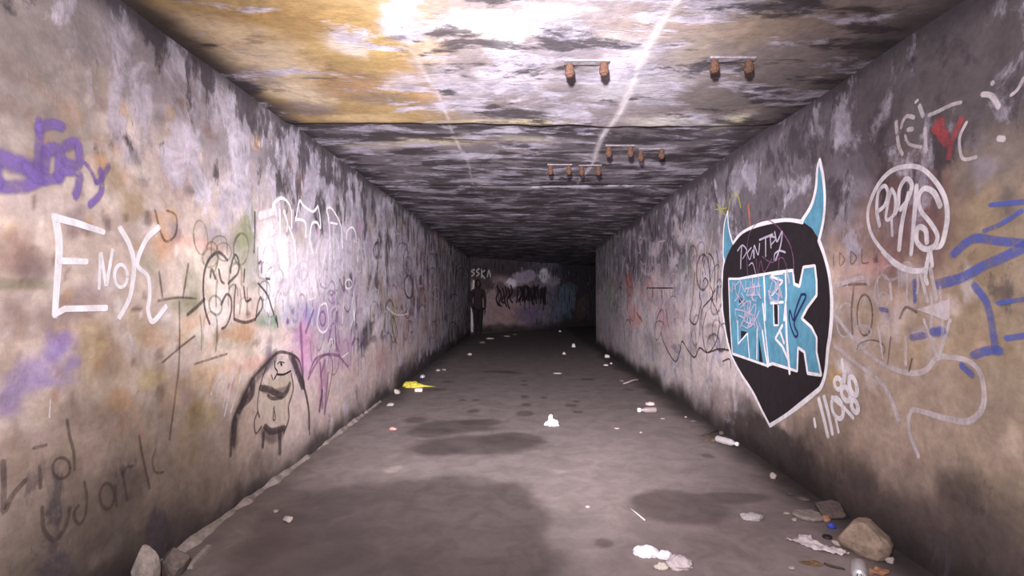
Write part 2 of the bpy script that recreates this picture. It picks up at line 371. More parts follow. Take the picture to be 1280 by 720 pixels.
Fl = Stain(FLOOR, np.linspace(-DL-.05, 9.5, 10), np.array([0., 1.]), (0, 0, 0))
def flat_surface(name, surf, z_fun, mat, paint):
    """main run (fine) and the stretch round the bend (coarse), one mesh"""
    xs = np.linspace(-DL-.04, DR+.04, 190)
    st = Stain(surf, xs, steps(-4, 13.5), (0, 0, 0)); paint(st)
    o = grid(name, st, lambda s, t: (s, t, z_fun(s, t)), mat)
    st2 = Stain(surf, np.linspace(-DL-.04, 9.5, 150), np.linspace(13.5, 27, 120), (0, 0, 0)); paint(st2)
    o2 = grid(name+'_x', st2, lambda s, t: (s, t, z_fun(s, t)), mat)
    bm = bmesh.new(); bm.from_mesh(o.data); bm.from_mesh(o2.data)
    # drop what lies behind the bend's walls
    dele = []
    for f in bm.faces:
        c = f.calc_center_median()
        if (c-A0).dot(BN) < -.15 or (c.y > 13.4 and (c-BEND.P0).dot(-BN) < -.15): dele.append(f)
    bmesh.ops.delete(bm, geom=dele, context='FACES')
    bmesh.ops.remove_doubles(bm, verts=bm.verts, dist=1e-4)
    bm.to_mesh(o.data); bm.free()
    bpy.data.objects.remove(o2)
    return o

def paint_floor(st):
    S, T = st.S, st.T; wp = st.warp
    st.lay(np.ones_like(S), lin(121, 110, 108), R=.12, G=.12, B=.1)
    st.lay(.5*sstep(5, 9, T+wp), lin(100, 89, 90))  # floor colour darkens with distance to offset the torch beam's brightness
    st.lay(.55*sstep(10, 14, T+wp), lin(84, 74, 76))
    st.lay(.4*sstep(.0, .7, S+wp)*(1-sstep(4, 6, T)), lin(152, 136, 134))
    wet = dict(B=.75)
    WT = lin(84, 75, 73)
    e = .30*wp+.10*st.warp2
    big = (1-sstep(.06, .26, S+.8*e))*sstep(-1.42, -1.22, S+.22*(T-2.4)-.6*e+.1)*(1-sstep(3.62, 3.95, T+1.2*e+.25*np.abs(S+.5)))
    st.lay(.95*big, WT, **wet)
    st.lay(.5*(1-sstep(.0, .45, S+DL+.2*wp))*sstep(2.4, 2.8, T)*(1-sstep(4.5, 5.5, T)), lin(152, 138, 134))
    for a in [(600, 556, 90, 13), (545, 562, 40, 8), (640, 550, 40, 10)]: st.blot(*a, WT, a=.8, soft=.3, warp=.5, **wet)
    for a in [(570, 533, 60, 9), (535, 540, 36, 6), (600, 528, 30, 5)]: st.blot(*a, WT, a=.75, soft=.35, warp=.6, **wet)
    for a in [(850, 634, 62, 22), (905, 622, 60, 8), (820, 628, 30, 12)]: st.blot(*a, lin(100, 88, 86), a=.85, soft=.25, warp=.4, **wet)
    for a in [(656, 517, 13, 3.5), (592, 514, 9, 3), (658, 506, 7, 2.2), (656, 496, 6, 2), (655, 481, 6, 1.5), (680, 497, 5, 1.5), (714, 507, 9, 2.2), (720, 515, 4, 1.8), (726, 515, 3, 1.5),
              (655, 476, 5, 1.2), (540, 487, 24, 2.2), (560, 477, 8, 1.5), (622, 464.5, 22, 1.6), (640, 466, 14, 1.3), (735, 474, 10, 1.5), (755, 679, 13, 7), (885, 570, 8, 3), (520, 525, 16, 4), (785, 487, 6, 2), (595, 500, 5, 1.3), (578, 500, 5, 1.3), (720, 502, 5, 1.3)]:
        st.blot(*a, lin(92, 80, 80), a=.8, soft=.35, warp=.3, **wet)
    # grime gathered along both walls
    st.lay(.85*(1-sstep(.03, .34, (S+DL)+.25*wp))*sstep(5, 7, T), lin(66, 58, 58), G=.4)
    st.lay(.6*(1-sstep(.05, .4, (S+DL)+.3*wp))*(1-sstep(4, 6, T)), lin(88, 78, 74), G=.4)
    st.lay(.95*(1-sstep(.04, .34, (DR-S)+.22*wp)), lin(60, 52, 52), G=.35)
    st.blot(1190, 690, 90, 40, lin(58, 50, 50), a=.9)
    st.blot(495, 586, 14, 5, lin(168, 156, 150), a=.6); st.blot(700, 590, 10, 3, lin(160, 146, 144), a=.4)
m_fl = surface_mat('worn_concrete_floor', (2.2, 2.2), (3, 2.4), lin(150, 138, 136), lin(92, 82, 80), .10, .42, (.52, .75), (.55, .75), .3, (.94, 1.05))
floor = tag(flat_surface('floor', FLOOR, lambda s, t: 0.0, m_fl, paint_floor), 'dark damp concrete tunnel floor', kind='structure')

def ceil_z(s, t):
    z = H-.006*math.sin(2.2*s+1.3*t)-.004*math.sin(5*t-s)
    j = 3.93+.05*math.sin(1.3*s+.5)+.05*mnoise.noise(Vector((s*4, 1, 0)))
    if t < j: z -= .022*(1-min(1, max(0, (t-(j-.05))/.05)))      # the near slab hangs a little lower than the next
    for k in (6.2, 8.4, 10.8):
        z += .02*math.exp(-((t-k)/.04)**2)
    return z

def paint_ceil(st):
    S, T = st.S, st.T; wp = st.warp
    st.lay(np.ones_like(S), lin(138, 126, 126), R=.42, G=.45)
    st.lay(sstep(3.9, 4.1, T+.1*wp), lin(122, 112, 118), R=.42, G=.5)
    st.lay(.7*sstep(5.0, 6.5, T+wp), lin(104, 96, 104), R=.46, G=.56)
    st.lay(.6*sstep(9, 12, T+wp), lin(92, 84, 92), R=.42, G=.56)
    near = 1-sstep(3.82, 3.95, T+.05*wp)
    st.lay(near*(1-sstep(-.75, -.25, S+.5*wp)), OCHRE, R=.22, G=.14)
    st.lay(near*sstep(-.3, .4, S+.5*wp)*.8, lin(140, 130, 134), R=.48, G=.34)
    st.lay(near*sstep(.7, 1.2, S+.5*wp)*.8, lin(122, 110, 106), R=.25, G=.36)
    b = st.blot
    for a in [(330, 70, 60, 40, lin(204, 184, 160), .75), (270, 30, 50, 26, lin(202, 178, 146), .7), (370, 110, 40, 18, lin(206, 188, 164), .8), (300, 90, 40, 16, lin(126, 112, 112), .6),
              (400, 20, 70, 24, lin(140, 110, 70), .7), (460, 60, 50, 40, lin(160, 134, 86), .7), (440, 100, 50, 22, lin(150, 116, 92), .7), (520, 110, 30, 30, lin(170, 132, 84), .6),
              (380, 130, 40, 8, lin(110, 98, 102), .7), (460, 142, 60, 5, lin(206, 180, 138), .7), (620, 150, 80, 4, lin(206, 190, 150), .7), (300, 10, 60, 14, lin(150, 116, 70), .6),
              (505, 25, 28, 24, lin(190, 182, 198), .85), (430, 48, 26, 16, lin(196, 182, 172), .7), (515, 95, 30, 10, lin(186, 178, 190), .7), (480, 120, 40, 8, lin(120, 104, 96), .6), (450, 90, 30, 8, lin(128, 104, 84), .6), (360, 40, 50, 8, lin(126, 100, 66), .5), (440, 50, 20, 14, lin(206, 190, 180), .6), (545, 60, 26, 22, lin(196, 172, 150), .6), (560, 100, 40, 24, lin(190, 182, 196), .7),
              (610, 25, 44, 16, lin(240, 232, 226), .9), (632, 48, 20, 14, lin(246, 240, 244), .95), (580, 26, 30, 10, lin(250, 240, 226), .9), (690, 10, 40, 7, lin(236, 226, 216), .7), (640, 90, 50, 26, lin(206, 198, 212), .7),
              (700, 60, 50, 24, lin(134, 126, 138), .7), (790, 70, 30, 30, lin(208, 200, 210), .7), (800, 105, 60, 20, lin(196, 190, 200), .7), (770, 40, 24, 10, lin(214, 200, 186), .5),
              (915, 148, 22, 12, lin(226, 216, 188), .9), (850, 148, 60, 8, lin(220, 212, 204), .7), (830, 25, 70, 24, lin(146, 128, 116), .6), (930, 30, 80, 22, lin(158, 138, 118), .6),
              (1040, 20, 60, 22, lin(132, 116, 106), .6), (960, 100, 50, 20, lin(112, 102, 104), .6), (870, 60, 30, 20, lin(166, 150, 134), .6), (1000, 60, 50, 22, lin(128, 116, 114), .6),
              (540, 176, 80, 7, lin(206, 192, 168), .85), (470, 182, 50, 6, lin(180, 168, 158), .7), (680, 172, 60, 6, lin(190, 180, 164), .7), (640, 190, 40, 5, lin(150, 140, 140), .6), (700, 165, 60, 8, lin(66, 62, 70), .7), (730, 182, 40, 6, lin(98, 92, 102), .6),
              (690, 228, 24, 10, lin(34, 30, 36), .85), (640, 220, 40, 10, lin(56, 50, 56), .7), (560, 235, 40, 14, lin(60, 54, 60), .6), (600, 255, 40, 8, lin(70, 64, 70), .6), (730, 252, 20, 6, lin(46, 42, 50), .7),
              (790, 220, 60, 16, lin(134, 126, 136), .6), (780, 255, 40, 10, lin(110, 102, 112), .6)]:
        b(a[0], a[1], a[2], a[3], a[4], a=a[5], soft=.7)
    # black seep under the slab joint, soot in the corners
    j = 3.98+.05*np.sin(1.3*S+.5)
    st.lay(.9*np.exp(-((T-j-.05-.10*wp)/.10)**2)*(1-.5*sstep(.3, .8, S)), lin(48, 43, 46), R=.32, G=.5)
    st.lay(.75*np.exp(-((T-4.25-.3*wp)/.12)**2)*sstep(-.2, .3, S), lin(64, 58, 66), R=.2, G=.6)
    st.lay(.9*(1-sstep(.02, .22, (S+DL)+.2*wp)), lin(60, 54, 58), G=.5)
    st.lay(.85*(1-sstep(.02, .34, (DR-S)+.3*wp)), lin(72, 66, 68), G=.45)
    # two pale lime seams running along the tunnel
    for x0, w, amp in ((.655, .020, .85), (-.545, .010, .5)):
        x = x0+.018*np.sin(4*T)+.03*(fbm(T*3, T*0, 4)-.5)
        st.lay(amp*np.exp(-((S-x)/w)**2)*(.35+.65*fbm(S*2, T*4, 6))*(1-sstep(5.2, 7, T))*1.3, lin(220, 212, 216), R=.1, G=0)
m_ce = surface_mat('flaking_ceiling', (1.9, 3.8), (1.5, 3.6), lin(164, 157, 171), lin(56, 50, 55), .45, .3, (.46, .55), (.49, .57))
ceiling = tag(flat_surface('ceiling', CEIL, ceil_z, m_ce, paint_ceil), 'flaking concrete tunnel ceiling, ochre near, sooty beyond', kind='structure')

# ------------------------------------------------------------------ graffiti
def spline(P, n=10):
    if len(P) < 3:
        return [tuple(Vector(P[0]).lerp(Vector(P[1]), i/n)) for i in range(n+1)]
    out = []
    for i in range(len(P)-1):
        p0 = P[max(i-1, 0)]; p1 = P[i]; p2 = P[i+1]; p3 = P[min(i+2, len(P)-1)]
        for k in range(n):
            t = k/n
            out.append(tuple(.5*((2*p1[c])+(-p0[c]+p2[c])*t+(2*p0[c]-5*p1[c]+4*p2[c]-p3[c])*t*t+(-p0[c]+3*p1[c]-3*p2[c]+p3[c])*t**3) for c in (0, 1)))
    out.append(tuple(P[-1]))
    return out

def oval(cx, cy, rx, ry, a0=0, a1=360, tilt=0, n=14):
    o = []
    for i in range(n+1):
        a = math.radians(a0+(a1-a0)*i/n); x = rx*math.cos(a); y = ry*math.sin(a); c, s = math.cos(math.radians(tilt)), math.sin(math.radians(tilt))
        o.append((cx+x*c-y*s, cy+x*s+y*c))
    return o

class Paint:
    """all the strokes and fills of one painted mark in one colour"""
    def __init__(self, surf, off=.003):
        self.surf = surf; self.V = []; self.F = []; self.cov = []; self.st = []; self.off = off; self.k = 0
    def stroke(self, P, w, soft=.45, smooth=True, fade=1.0):
        """P pixels, w half width in metres"""
        Q = [Vector(self.surf.st(*p)) for p in (spline(P) if smooth else [q for i in range(len(P)-1) for q in spline([P[i], P[i+1]], 6)])]
        R = [Q[0]]; acc = 0
        w *= 1.22; stepl = max(.008, w*.5)
        for a, c in zip(Q, Q[1:]):
            d = (c-a).length
            while acc+d >= stepl:
                a = a.lerp(c, (stepl-acc)/d); R.append(a.copy()); d = (c-a).length; acc = 0
            acc += d
        R.append(Q[-1])
        if len(R) < 3: R = [Q[0].lerp(Q[-1], i/3) for i in range(4)]
        t0 = (R[0]-R[1]).normalized(); t1 = (R[-1]-R[-2]).normalized()
        R = [R[0]+t0*w]+R+[R[-1]+t1*w]
        self.k += 1; off = self.off+.00035*self.k
        prof = [(-1, 0), (-(1-soft), 1), (0, 1), (1-soft, 1), (1, 0)]
        base = len(self.V); n = len(R)
        for i, r in enumerate(R):
            t = (R[min(i+1, n-1)]-R[max(i-1, 0)])
            if t.length < 1e-9: t = Vector((1, 0))
            t.normalize(); nn = Vector((-t.y, t.x))
            end = i in (0, n-1)
            wob = 1+.10*math.sin(i*stepl*9+self.k)
            for u, cv in prof:
                q = r+nn*(u*w*wob*(.55 if end else 1))
                self.V.append(tuple(self.surf.pos(q.x, q.y, off))); self.cov.append(0 if end else cv*fade); self.st.append((q.x, q.y))
        for i in range(n-1):
            for j in range(4):
                a = base+i*5+j; self.F.append((a, a+5, a+6, a+1))
        return self
    def fill(self, P, smooth=False, cover=1.0):
        Q = [Vector(self.surf.st(*p)) for p in (spline(P+[P[0]], 6)[:-1] if smooth else P)]
        R = []
        for a, c in zip(Q, Q[1:]+Q[:1]):
            m = max(1, int((c-a).length/.06)); R += [a.lerp(c, i/m) for i in range(m)]
        nb = len(R); pts = list(R)
        xs = [r.x for r in R]; ys = [r.y for r in R]
        def inside(p):
            k = False
            for a, c in zip(R, R[1:]+R[:1]):
                if (a.y > p.y) != (c.y > p.y) and p.x < (c.x-a.x)*(p.y-a.y)/(c.y-a.y)+a.x: k = not k
            return k
        x = min(xs)+.03
        while x < max(xs):
            y = min(ys)+.03
            while y < max(ys):
                p = Vector((x, y))
                if inside(p) and min((p-r).length for r in R) > .02: pts.append(p)
                y += .06
            x += .06
        v, e, f, *_ = delaunay_2d_cdt(pts, [(i, (i+1) % nb) for i in range(nb)], [], 1, 1e-6)
        self.k += 1; off = self.off+.00035*self.k; base = len(self.V)
        for q in v:
            self.V.append(tuple(self.surf.pos(q.x, q.y, off))); self.cov.append(cover); self.st.append((q.x, q.y))
        for q in f: self.F.append(tuple(base+i for i in q))
        return self
    def build(self, name, mat, parent, label=None):
        me = bpy.data.meshes.new(name); me.from_pydata(self.V, [], self.F)
        at = me.attributes.new('cover', 'FLOAT', 'POINT'); at.data.foreach_set('value', np.array(self.cov, np.float32))
        uv = me.uv_layers.new(name='st')
        idx = np.zeros(len(me.loops), np.int32); me.loops.foreach_get('vertex_index', idx)
        uv.data.foreach_set('uv', np.array(self.st, np.float32)[idx].ravel())
        me.materials.append(mat); me.update()
        o = link(bpy.data.objects.new(name, me), parent)
        if label: o['label'] = label
        return o

P_WHITE = paint_mat('white_spray_paint', lin(246, 240, 246), .08)
P_WORN = paint_mat('worn_white_paint', lin(232, 224, 230), .2, .92)
P_FAINT = paint_mat('faint_white_paint', lin(220, 208, 212), .3, .75)
P_LAV = paint_mat('lavender_paint', lin(206, 192, 216), .25, .8)
P_BLACK = paint_mat('black_paint', lin(44, 38, 42), .10)
P_INK = paint_mat('dark_grey_paint', lin(70, 58, 62), .35, .74)
P_INKF = paint_mat('faded_dark_paint', lin(80, 66, 66), .45, .55)
P_TEAL = paint_mat('teal_blue_paint', lin(98, 156, 182), .08)
P_NAVY = paint_mat('navy_paint', lin(40, 50, 96), .1)
P_BLUE = paint_mat('blue_paint', lin(86, 104, 188), .45, .72)
P_PURP = paint_mat('purple_paint', lin(134, 110, 182), .4, .85)
P_PLUM = paint_mat('plum_paint', lin(140, 92, 132), .35, .65)
P_RED = paint_mat('red_paint', lin(178, 84, 88), .35, .7)
P_SKIN = paint_mat('pale_pink_paint', lin(214, 196, 190), .2, .8)
P_YELL = paint_mat('yellow_green_paint', lin(196, 196, 96), .3, .8)
P_ORNG = paint_mat('salmon_paint', lin(206, 130, 112), .3, .75)
P_BRWN = paint_mat('brown_black_paint', lin(74, 60, 58), .25, .88)
P_TAN = paint_mat('tan_paint', lin(204, 188, 172), .25, .7)

def off(ox, oy, s, P): return [(ox+x/s, oy+y/s) for x, y in P]

# left wall: the large white word
p = Paint(LEFT)
for P, w in [([(68, 270), (73, 303), (72, 333), (70, 360), (68, 394)], .0135), ([(68, 272), (95, 279), (128, 290)], .0125), ([(73, 326), (107, 327)], .012), ([(67, 393), (80, 386), (131, 385)], .0125),
             ([(122, 361), (124, 315), (131, 358), (139, 312)], .0075), (oval(149, 345, 8, 14), .0075),
             ([(148, 285), (160, 307), (165, 333), (160, 370), (147, 397)], .012), ([(196, 284), (180, 300), (169, 330), (182, 346), (184, 370), (182, 388), (188, 402), (204, 383)], .012)]:
    p.stroke(P, w, .3, smooth=len(P) > 4 or P[0] == (73, 326))
p.build('graffiti_word', P_WHITE, wall_left, 'large white painted word ENOK')

# outlined white letters over a white haze
P_HAZE = paint_mat('white_haze_paint', lin(240, 234, 240), .3, .30)
rd = random.Random(21); p = Paint(LEFT, .0022)
for _ in range(34):
    x = rd.uniform(336, 442); y = rd.uniform(290, 370); p.stroke([(x, y), (x+rd.uniform(-3, 3), y+15), (x+rd.uniform(-3, 3), y+rd.uniform(24, 44))], rd.uniform(.018, .045), .9, fade=rd.uniform(.5, 1))
for _ in range(30):
    x = rd.uniform(445, 575); y = rd.uniform(290, 400); p.stroke([(x, y), (x+rd.uniform(-1, 1), y+12), (x+rd.uniform(-1, 1), y+rd.uniform(20, 40))], rd.uniform(.02, .05), .9, fade=rd.uniform(.3, .8))
p.build('graffiti_haze', P_HAZE, wall_left, 'white spray haze behind and below the outlined letters')
p = Paint(LEFT)
o6 = lambda P: off(310, 230, 6, P)
for P in [[(180, 200), (195, 140), (250, 105), (300, 140), (325, 200), (330, 260), (330, 330)], [(235, 190), (240, 300), (238, 420), (240, 540)], [(270, 200), (300, 300), (340, 400), (360, 500), (365, 620)],
          [(365, 250), (375, 170), (390, 125), (420, 165), (480, 205), (505, 195), (525, 165)], [(525, 165), (540, 240), (545, 330), (520, 290), (490, 290), (475, 330), (470, 420), (490, 520)], [(365, 265), (430, 285), (437, 400)], [(360, 250), (358, 275)],
          [(605, 260), (590, 190), (620, 180), (660, 240), (690, 310), (700, 400), (705, 480)], [(600, 250), (610, 340), (615, 480)], [(615, 290), (665, 300)], [(730, 420), (740, 350), (775, 325), (800, 370), (805, 440)]]:
    p.stroke(o6(P), .011, .5)
p.build('graffiti_letters', P_WHITE, wall_left, 'thin white outlined letters')
p = Paint(LEFT)
for P, w in [([(80, 240), (130, 225), (185, 210)], .03), ([(200, 180), (205, 230)], .025), ([(130, 385), (200, 355)], .025), (oval(190, 545, 30, 60), .018), (oval(312, 480, 28, 55), .016), ([(265, 210), (295, 290), (290, 350)], .018),
             ([(520, 620), (525, 480)], .014), ([(640, 560), (650, 380), (690, 560)], .014), ([(640, 290), (635, 480)], .012), ([(780, 560), (790, 420)], .014), ([(300, 640), (320, 560)], .02), ([(180, 640), (230, 620)], .02), ([(440, 640), (450, 520)], .014), ([(560, 640), (580, 520)], .014), ([(700, 640), (710, 560)], .014)]:
    p.stroke(o6(P), w, .7)
o5 = lambda P: off(300, 330, 5.14, P)
for P, w in [([(200, 200), (230, 170), (215, 240)], .012), ([(240, 230), (260, 170), (280, 230)], .012), ([(355, 170), (360, 230)], .01), ([(430, 160), (440, 220)], .01), ([(480, 150), (490, 210), (440, 230)], .01), ([(510, 270), (550, 260), (560, 400), (520, 440), (490, 380), (510, 270)], .012),
             ([(560, 520), (580, 480), (590, 540)], .008), ([(720, 180), (735, 300), (700, 420)], .012), ([(660, 220), (650, 380)], .012), (oval(690, 130, 22, 30), .012), ([(600, 480), (600, 550)], .008), ([(650, 600), (690, 570)], .01)]:
    p.stroke(o5(P), w, .6)
p.build('graffiti_scribble', P_WORN, wall_left, 'worn white spray and scribbles below outlined letters')
p = Paint(LEFT)
for P, w in [([(570, 140), (590, 110), (610, 150), (590, 200), (570, 180)], .01), (oval(530, 350, 18, 45), .012), ([(640, 100), (660, 170)], .018), ([(500, 110), (510, 200)], .012), ([(620, 300), (610, 420), (620, 560)], .014), ([(740, 90), (720, 200), (745, 420), (720, 520)], .012),
             ([(390, 380), (395, 560), (400, 700)], .02), ([(440, 700), (480, 610), (560, 580), (640, 590)], .014), ([(540, 620), (510, 720)], .014), ([(640, 600), (690, 660)], .012), ([(580, 420), (560, 500)], .012), ([(470, 300), (420, 440)], .016), ([(300, 380), (350, 290)], .02)]:
    p.stroke(o5(P), w, .6)
o3 = lambda P: off(240, 400, 3, P)
for P, w in [([(430, 220), (470, 150), (510, 130), (522, 190), (492, 340)], .012), ([(475, 160), (480, 250), (482, 330)], .016), ([(505, 200), (490, 350)], .02)]: p.stroke(o3(P), w, .6)
p.build('graffiti_tag', P_PLUM, wall_left, 'faded purple tag low on the wall')
# dark looping tag
p = Paint(LEFT)
og = lambda P: off(230, 290, 5.14, P)
for P in [[(265, 180), (210, 130), (150, 170), (115, 260), (108, 380), (120, 500), (150, 590)], [(225, 465), (260, 400), (290, 430), (290, 520), (260, 600), (230, 620)], [(285, 260), (290, 210), (315, 145), (340, 190), (335, 260), (300, 300), (270, 330)],
          [(320, 340), (310, 450), (310, 560)], [(455, 560), (470, 460), (490, 420), (500, 480), (460, 545)], [(470, 330), (530, 400), (560, 480), (600, 590)], [(445, -130), (445, 0), (440, 130)], [(150, 290), (160, 240), (185, 300)], [(205, 240), (220, 310), (240, 330)], [(375, 240), (370, 320)], [(470, 200), (490, 190), (490, 260)], [(370, 350), (385, 440), (420, 430)], [(310, 560), (380, 580), (450, 560)], [(110, 430), (60, 480), (0, 530)], [(590, 540), (600, 610)], [(520, 300), (545, 300)]]:
    p.stroke(og(P), .009, .55)
q_ = Paint(LEFT)
for P in [[(192, 263), (203, 300), (217, 293), (218, 270), (207, 263)], [(195, 376), (218, 372), (242, 373)], [(221, 377), (221, 450), (216, 500), (210, 549)], [(200, 453), (222, 434), (240, 420)], [(240, 455), (282, 442)], [(196, 340), (200, 372)], [(232, 330), (225, 372)]]:
    q_.stroke(P, .007, .7)
p.build('graffiti_tag', P_INK, wall_left, 'dark looping tag beside the white letters')
q_.build('graffiti_lines', P_INKF, wall_left, 'faded dark cross and lines right of the white word')
# hooded figure
oh = lambda P: off(280, 430, 5.14, P)
hood = Paint(LEFT)
for P, w in [([(45, 720), (58, 500), (110, 380), (180, 230), (270, 130), (340, 60), (400, 55), (470, 90), (495, 160), (510, 290)], .012), ([(510, 280), (535, 420), (540, 580)], .011), ([(270, 150), (232, 270), (215, 400), (228, 470)], .008), ([(215, 440), (195, 500), (205, 575), (240, 530)], .008),
             ([(430, 190), (440, 290), (410, 400), (410, 480), (380, 570)], .010), ([(232, 280), (300, 295), (320, 310), (380, 330), (420, 255)], .022), ([(280, 330), (310, 350), (370, 345)], .012), ([(180, 240), (175, 320), (110, 390)], .03), ([(140, 320), (90, 430)], .03), ([(70, 480), (60, 640)], .022),
             ([(440, 90), (460, 160), (500, 270)], .035), ([(320, 400), (310, 480), (325, 480), (315, 410)], .006), ([(260, 530), (300, 560), (380, 540)], .022), ([(250, 570), (245, 660)], .016), ([(350, 570), (350, 700)], .025), ([(620, 300), (600, 430)], .02)]:
    hood.stroke(oh(P), w, .55)
face = Paint(LEFT, .0025); face.fill(oh([(275, 195), (300, 130), (350, 80), (400, 85), (428, 160), (380, 200), (330, 215), (310, 235)]), True)
face.fill(oh([(300, 500), (340, 520), (320, 550), (290, 540)]), True)
face.stroke(oh([(250, 230), (280, 250)]), .02, .6)
fo = face.build('graffiti_figure', P_SKIN, wall_left, 'painted hooded figure with a pale face')
rb = Paint(LEFT, .0022)
rb.fill(oh([(262, 200), (330, 225), (420, 175), (436, 290), (408, 400), (400, 500), (300, 540), (225, 470), (218, 380), (235, 270)]), True)
rb.build('robe', P_TAN, fo, 'tan robe front')
sh = Paint(LEFT, .0035)
for P, w in [([(330, 75), (250, 160), (180, 240), (110, 380), (70, 500), (60, 640)], .05), ([(430, 75), (465, 140), (500, 260)], .045), ([(515, 300), (535, 420), (535, 540)], .025), ([(250, 290), (320, 310), (410, 290)], .03), ([(250, 560), (310, 600), (370, 560)], .05)]: sh.stroke(oh(P), w, .85)
sh.build('shading', paint_mat('robe_shade_paint', lin(84, 70, 72), .4, .5), fo, 'grey shading of hood and robe')
hood.build('outline', P_INK, fo, 'dark hood and robe outline')
fl = Paint(LEFT, .007)
for P, w in [([(325, 110), (325, 150), (340, 180), (320, 225)], .006), ([(340, 195), (380, 195), (425, 172)], .007), ([(362, 125), (368, 135)], .010), ([(340, 130), (355, 115), (385, 120)], .004), ([(300, 200), (310, 230)], .005)]: fl.stroke(oh(P), w, .5)
fl.build('facial_features', P_BLACK, fo)
p = Paint(LEFT)
for P, w in [([(277, 467), (270, 477), (262, 493)], .008), ([(292, 458), (288, 480), (280, 520)], .011), ([(302, 463), (297, 485), (288, 515)], .009), ([(284, 470), (278, 510)], .005), ([(62, 500), (61, 522)], .005), ([(160, 420), (165, 440)], .012), ([(335, 430), (325, 440)], .008)]: p.stroke(P, w, .6)
p.build('graffiti_stripe', P_FAINT, wall_left, 'pale strokes left of the hooded figure')
# lower scrawl
p = Paint(LEFT)
for P, w in [([(4, 577), (5, 610), (5, 640), (15, 620), (32, 600)], .010), ([(49, 582), (50, 610)], .007), (oval(76, 585, 11, 13), .007), ([(83, 525), (86, 545), (91, 565), (92, 587)], .008), ([(52, 634), (54, 662), (67, 675), (80, 660), (86, 635)], .009), ([(104, 602), (107, 622), (105, 645), (97, 655), (91, 642), (97, 632)], .007),
             (oval(132, 620, 9, 16), .007), ([(142, 607), (144, 632)], .007), ([(151, 590), (157, 625)], .007), ([(152, 592), (156, 584), (164, 582)], .007), ([(171, 545), (176, 572), (185, 610)], .008), ([(192, 562), (188, 576), (192, 590), (202, 590)], .006), ([(40, 560), (56, 556)], .006)]: p.stroke(P, w, .6)
p.build('graffiti_scrawl', P_INKF, wall_left, 'faded dark scrawl low on the near end')
# purple block letters top left
p = Paint(LEFT)
for P, w in [([(-10, 196), (20, 205), (48, 213)], .03), ([(-10, 232), (25, 233), (48, 226), (72, 222)], .022), ([(-6, 205), (-4, 228)], .02), ([(35, 210), (46, 222)], .03), ([(48, 152), (47, 180), (46, 208)], .018), ([(46, 160), (62, 155), (76, 158)], .018), ([(54, 190), (64, 186), (73, 190), (72, 222)], .022), ([(55, 190), (54, 212)], .018),
             ([(80, 183), (94, 178), (97, 192), (96, 206), (80, 202)], .02), ([(76, 214), (96, 216), (97, 228), (92, 244)], .018), ([(104, 203), (112, 214), (118, 228)], .010), ([(124, 212), (124, 240), (110, 256)], .013), ([(118, 228), (126, 222), (134, 206)], .010)]: p.stroke(P, w*1.2, .85)
p.build('graffiti_word', P_PURP, wall_left, 'purple block lettering high at the near end')
# far marks on the left wall
p = Paint(LEFT)
for P, w in [([(482, 384), (492, 392), (502, 394), (510, 392)], .014), ([(487, 312), (488, 322)], .012), ([(493, 310), (494, 322)], .012), ([(500, 310), (500, 322)], .012), ([(506, 312), (506, 322)], .012), ([(440, 372), (443, 400)], .025), ([(448, 300), (446, 326)], .02)]: p.stroke(P, w, .6)
p.build('graffiti_marks', P_WORN, wall_left, 'pale marks at the far end')

# ---- right wall: horned black shield
og = lambda P: off(890, 260, 5.14, P); oq = lambda P: off(900, 380, 4.5, P); oa = lambda P: off(860, 180, 3.27, P)
shield = [(917, 305), (929, 291), (948, 282), (968, 277), (987, 275), (1005, 277.5), (1016, 286), (1025, 301), (1031, 318), (1037, 342), (1040, 369), (1040, 395), (1038, 420), (1035.5, 436), (1033, 464), (1028, 482), (1020, 491), (989, 515.6), (963, 532), (953, 513), (942, 491), (927, 467), (915.6, 444), (909, 418), (904.5, 387), (903.5, 360), (904, 340), (906, 325)]
p = Paint(RIGHT, .003); p.fill(shield)
mural = p.build('graffiti_mural', P_BLACK, wall_right, 'black painted shield with blue horns and lettering')
hl = [(910.4, 264), (905.6, 283), (904.6, 314), (906, 328), (911, 314), (917, 304), (911.8, 285)]
hr = [(1004, 276.5), (1016, 257), (1022, 235), (1024, 211), (1027, 200), (1031, 220), (1033, 247), (1031, 275), (1025, 301), (1016, 286)]
for h in (hl, hr):
    p = Paint(RIGHT, .004); p.fill(h); p.build('horn', P_TEAL, mural, 'teal blue painted horn')
let = [(912, 348.5), (925, 348.5), (952, 343.7), (974, 340), (993, 338), (994.5, 355), (1001, 358), (1006, 334), (1020, 332), (1022, 351), (1022, 369), (1010.6, 384.5), (1003.5, 398), (1015.6, 409), (1022, 422), (1022, 440), (1028, 469), (1011, 466.5), (1007, 440), (999, 434.5), (998, 464), (967, 454.5), (960, 457), (948, 453), (917, 442), (914, 400)]
p = Paint(RIGHT, .005); p.fill(let); p.build('lettering', P_TEAL, mural, 'teal blue block lettering with white edge')
p = Paint(RIGHT, .007)
for P in [oq([(120, 150), (158, 158), (122, 215)]), og([(178, 570), (218, 600), (178, 618)]), oq([(222, 180), (222, 330), (244, 335)]), oq([(312, 10), (334, 12), (334, 112), (314, 112)]), og([(395, 610), (425, 615), (425, 720), (410, 720)]), og([(330, 430), (430, 410), (425, 418), (340, 440)])]: p.fill(P)
p.build('letter_gaps', P_BLACK, mural, 'black slots inside the lettering')
p = Paint(RIGHT, .008)
W = .0125
p.stroke(shield[-3:]+[(906, 328)], W, .45)
p.stroke([(917, 304)]+shield[1:6], W*1.15, .45); p.stroke(shield[7:19], W*1.25, .4); p.stroke(shield[18:], W*1.1, .45)
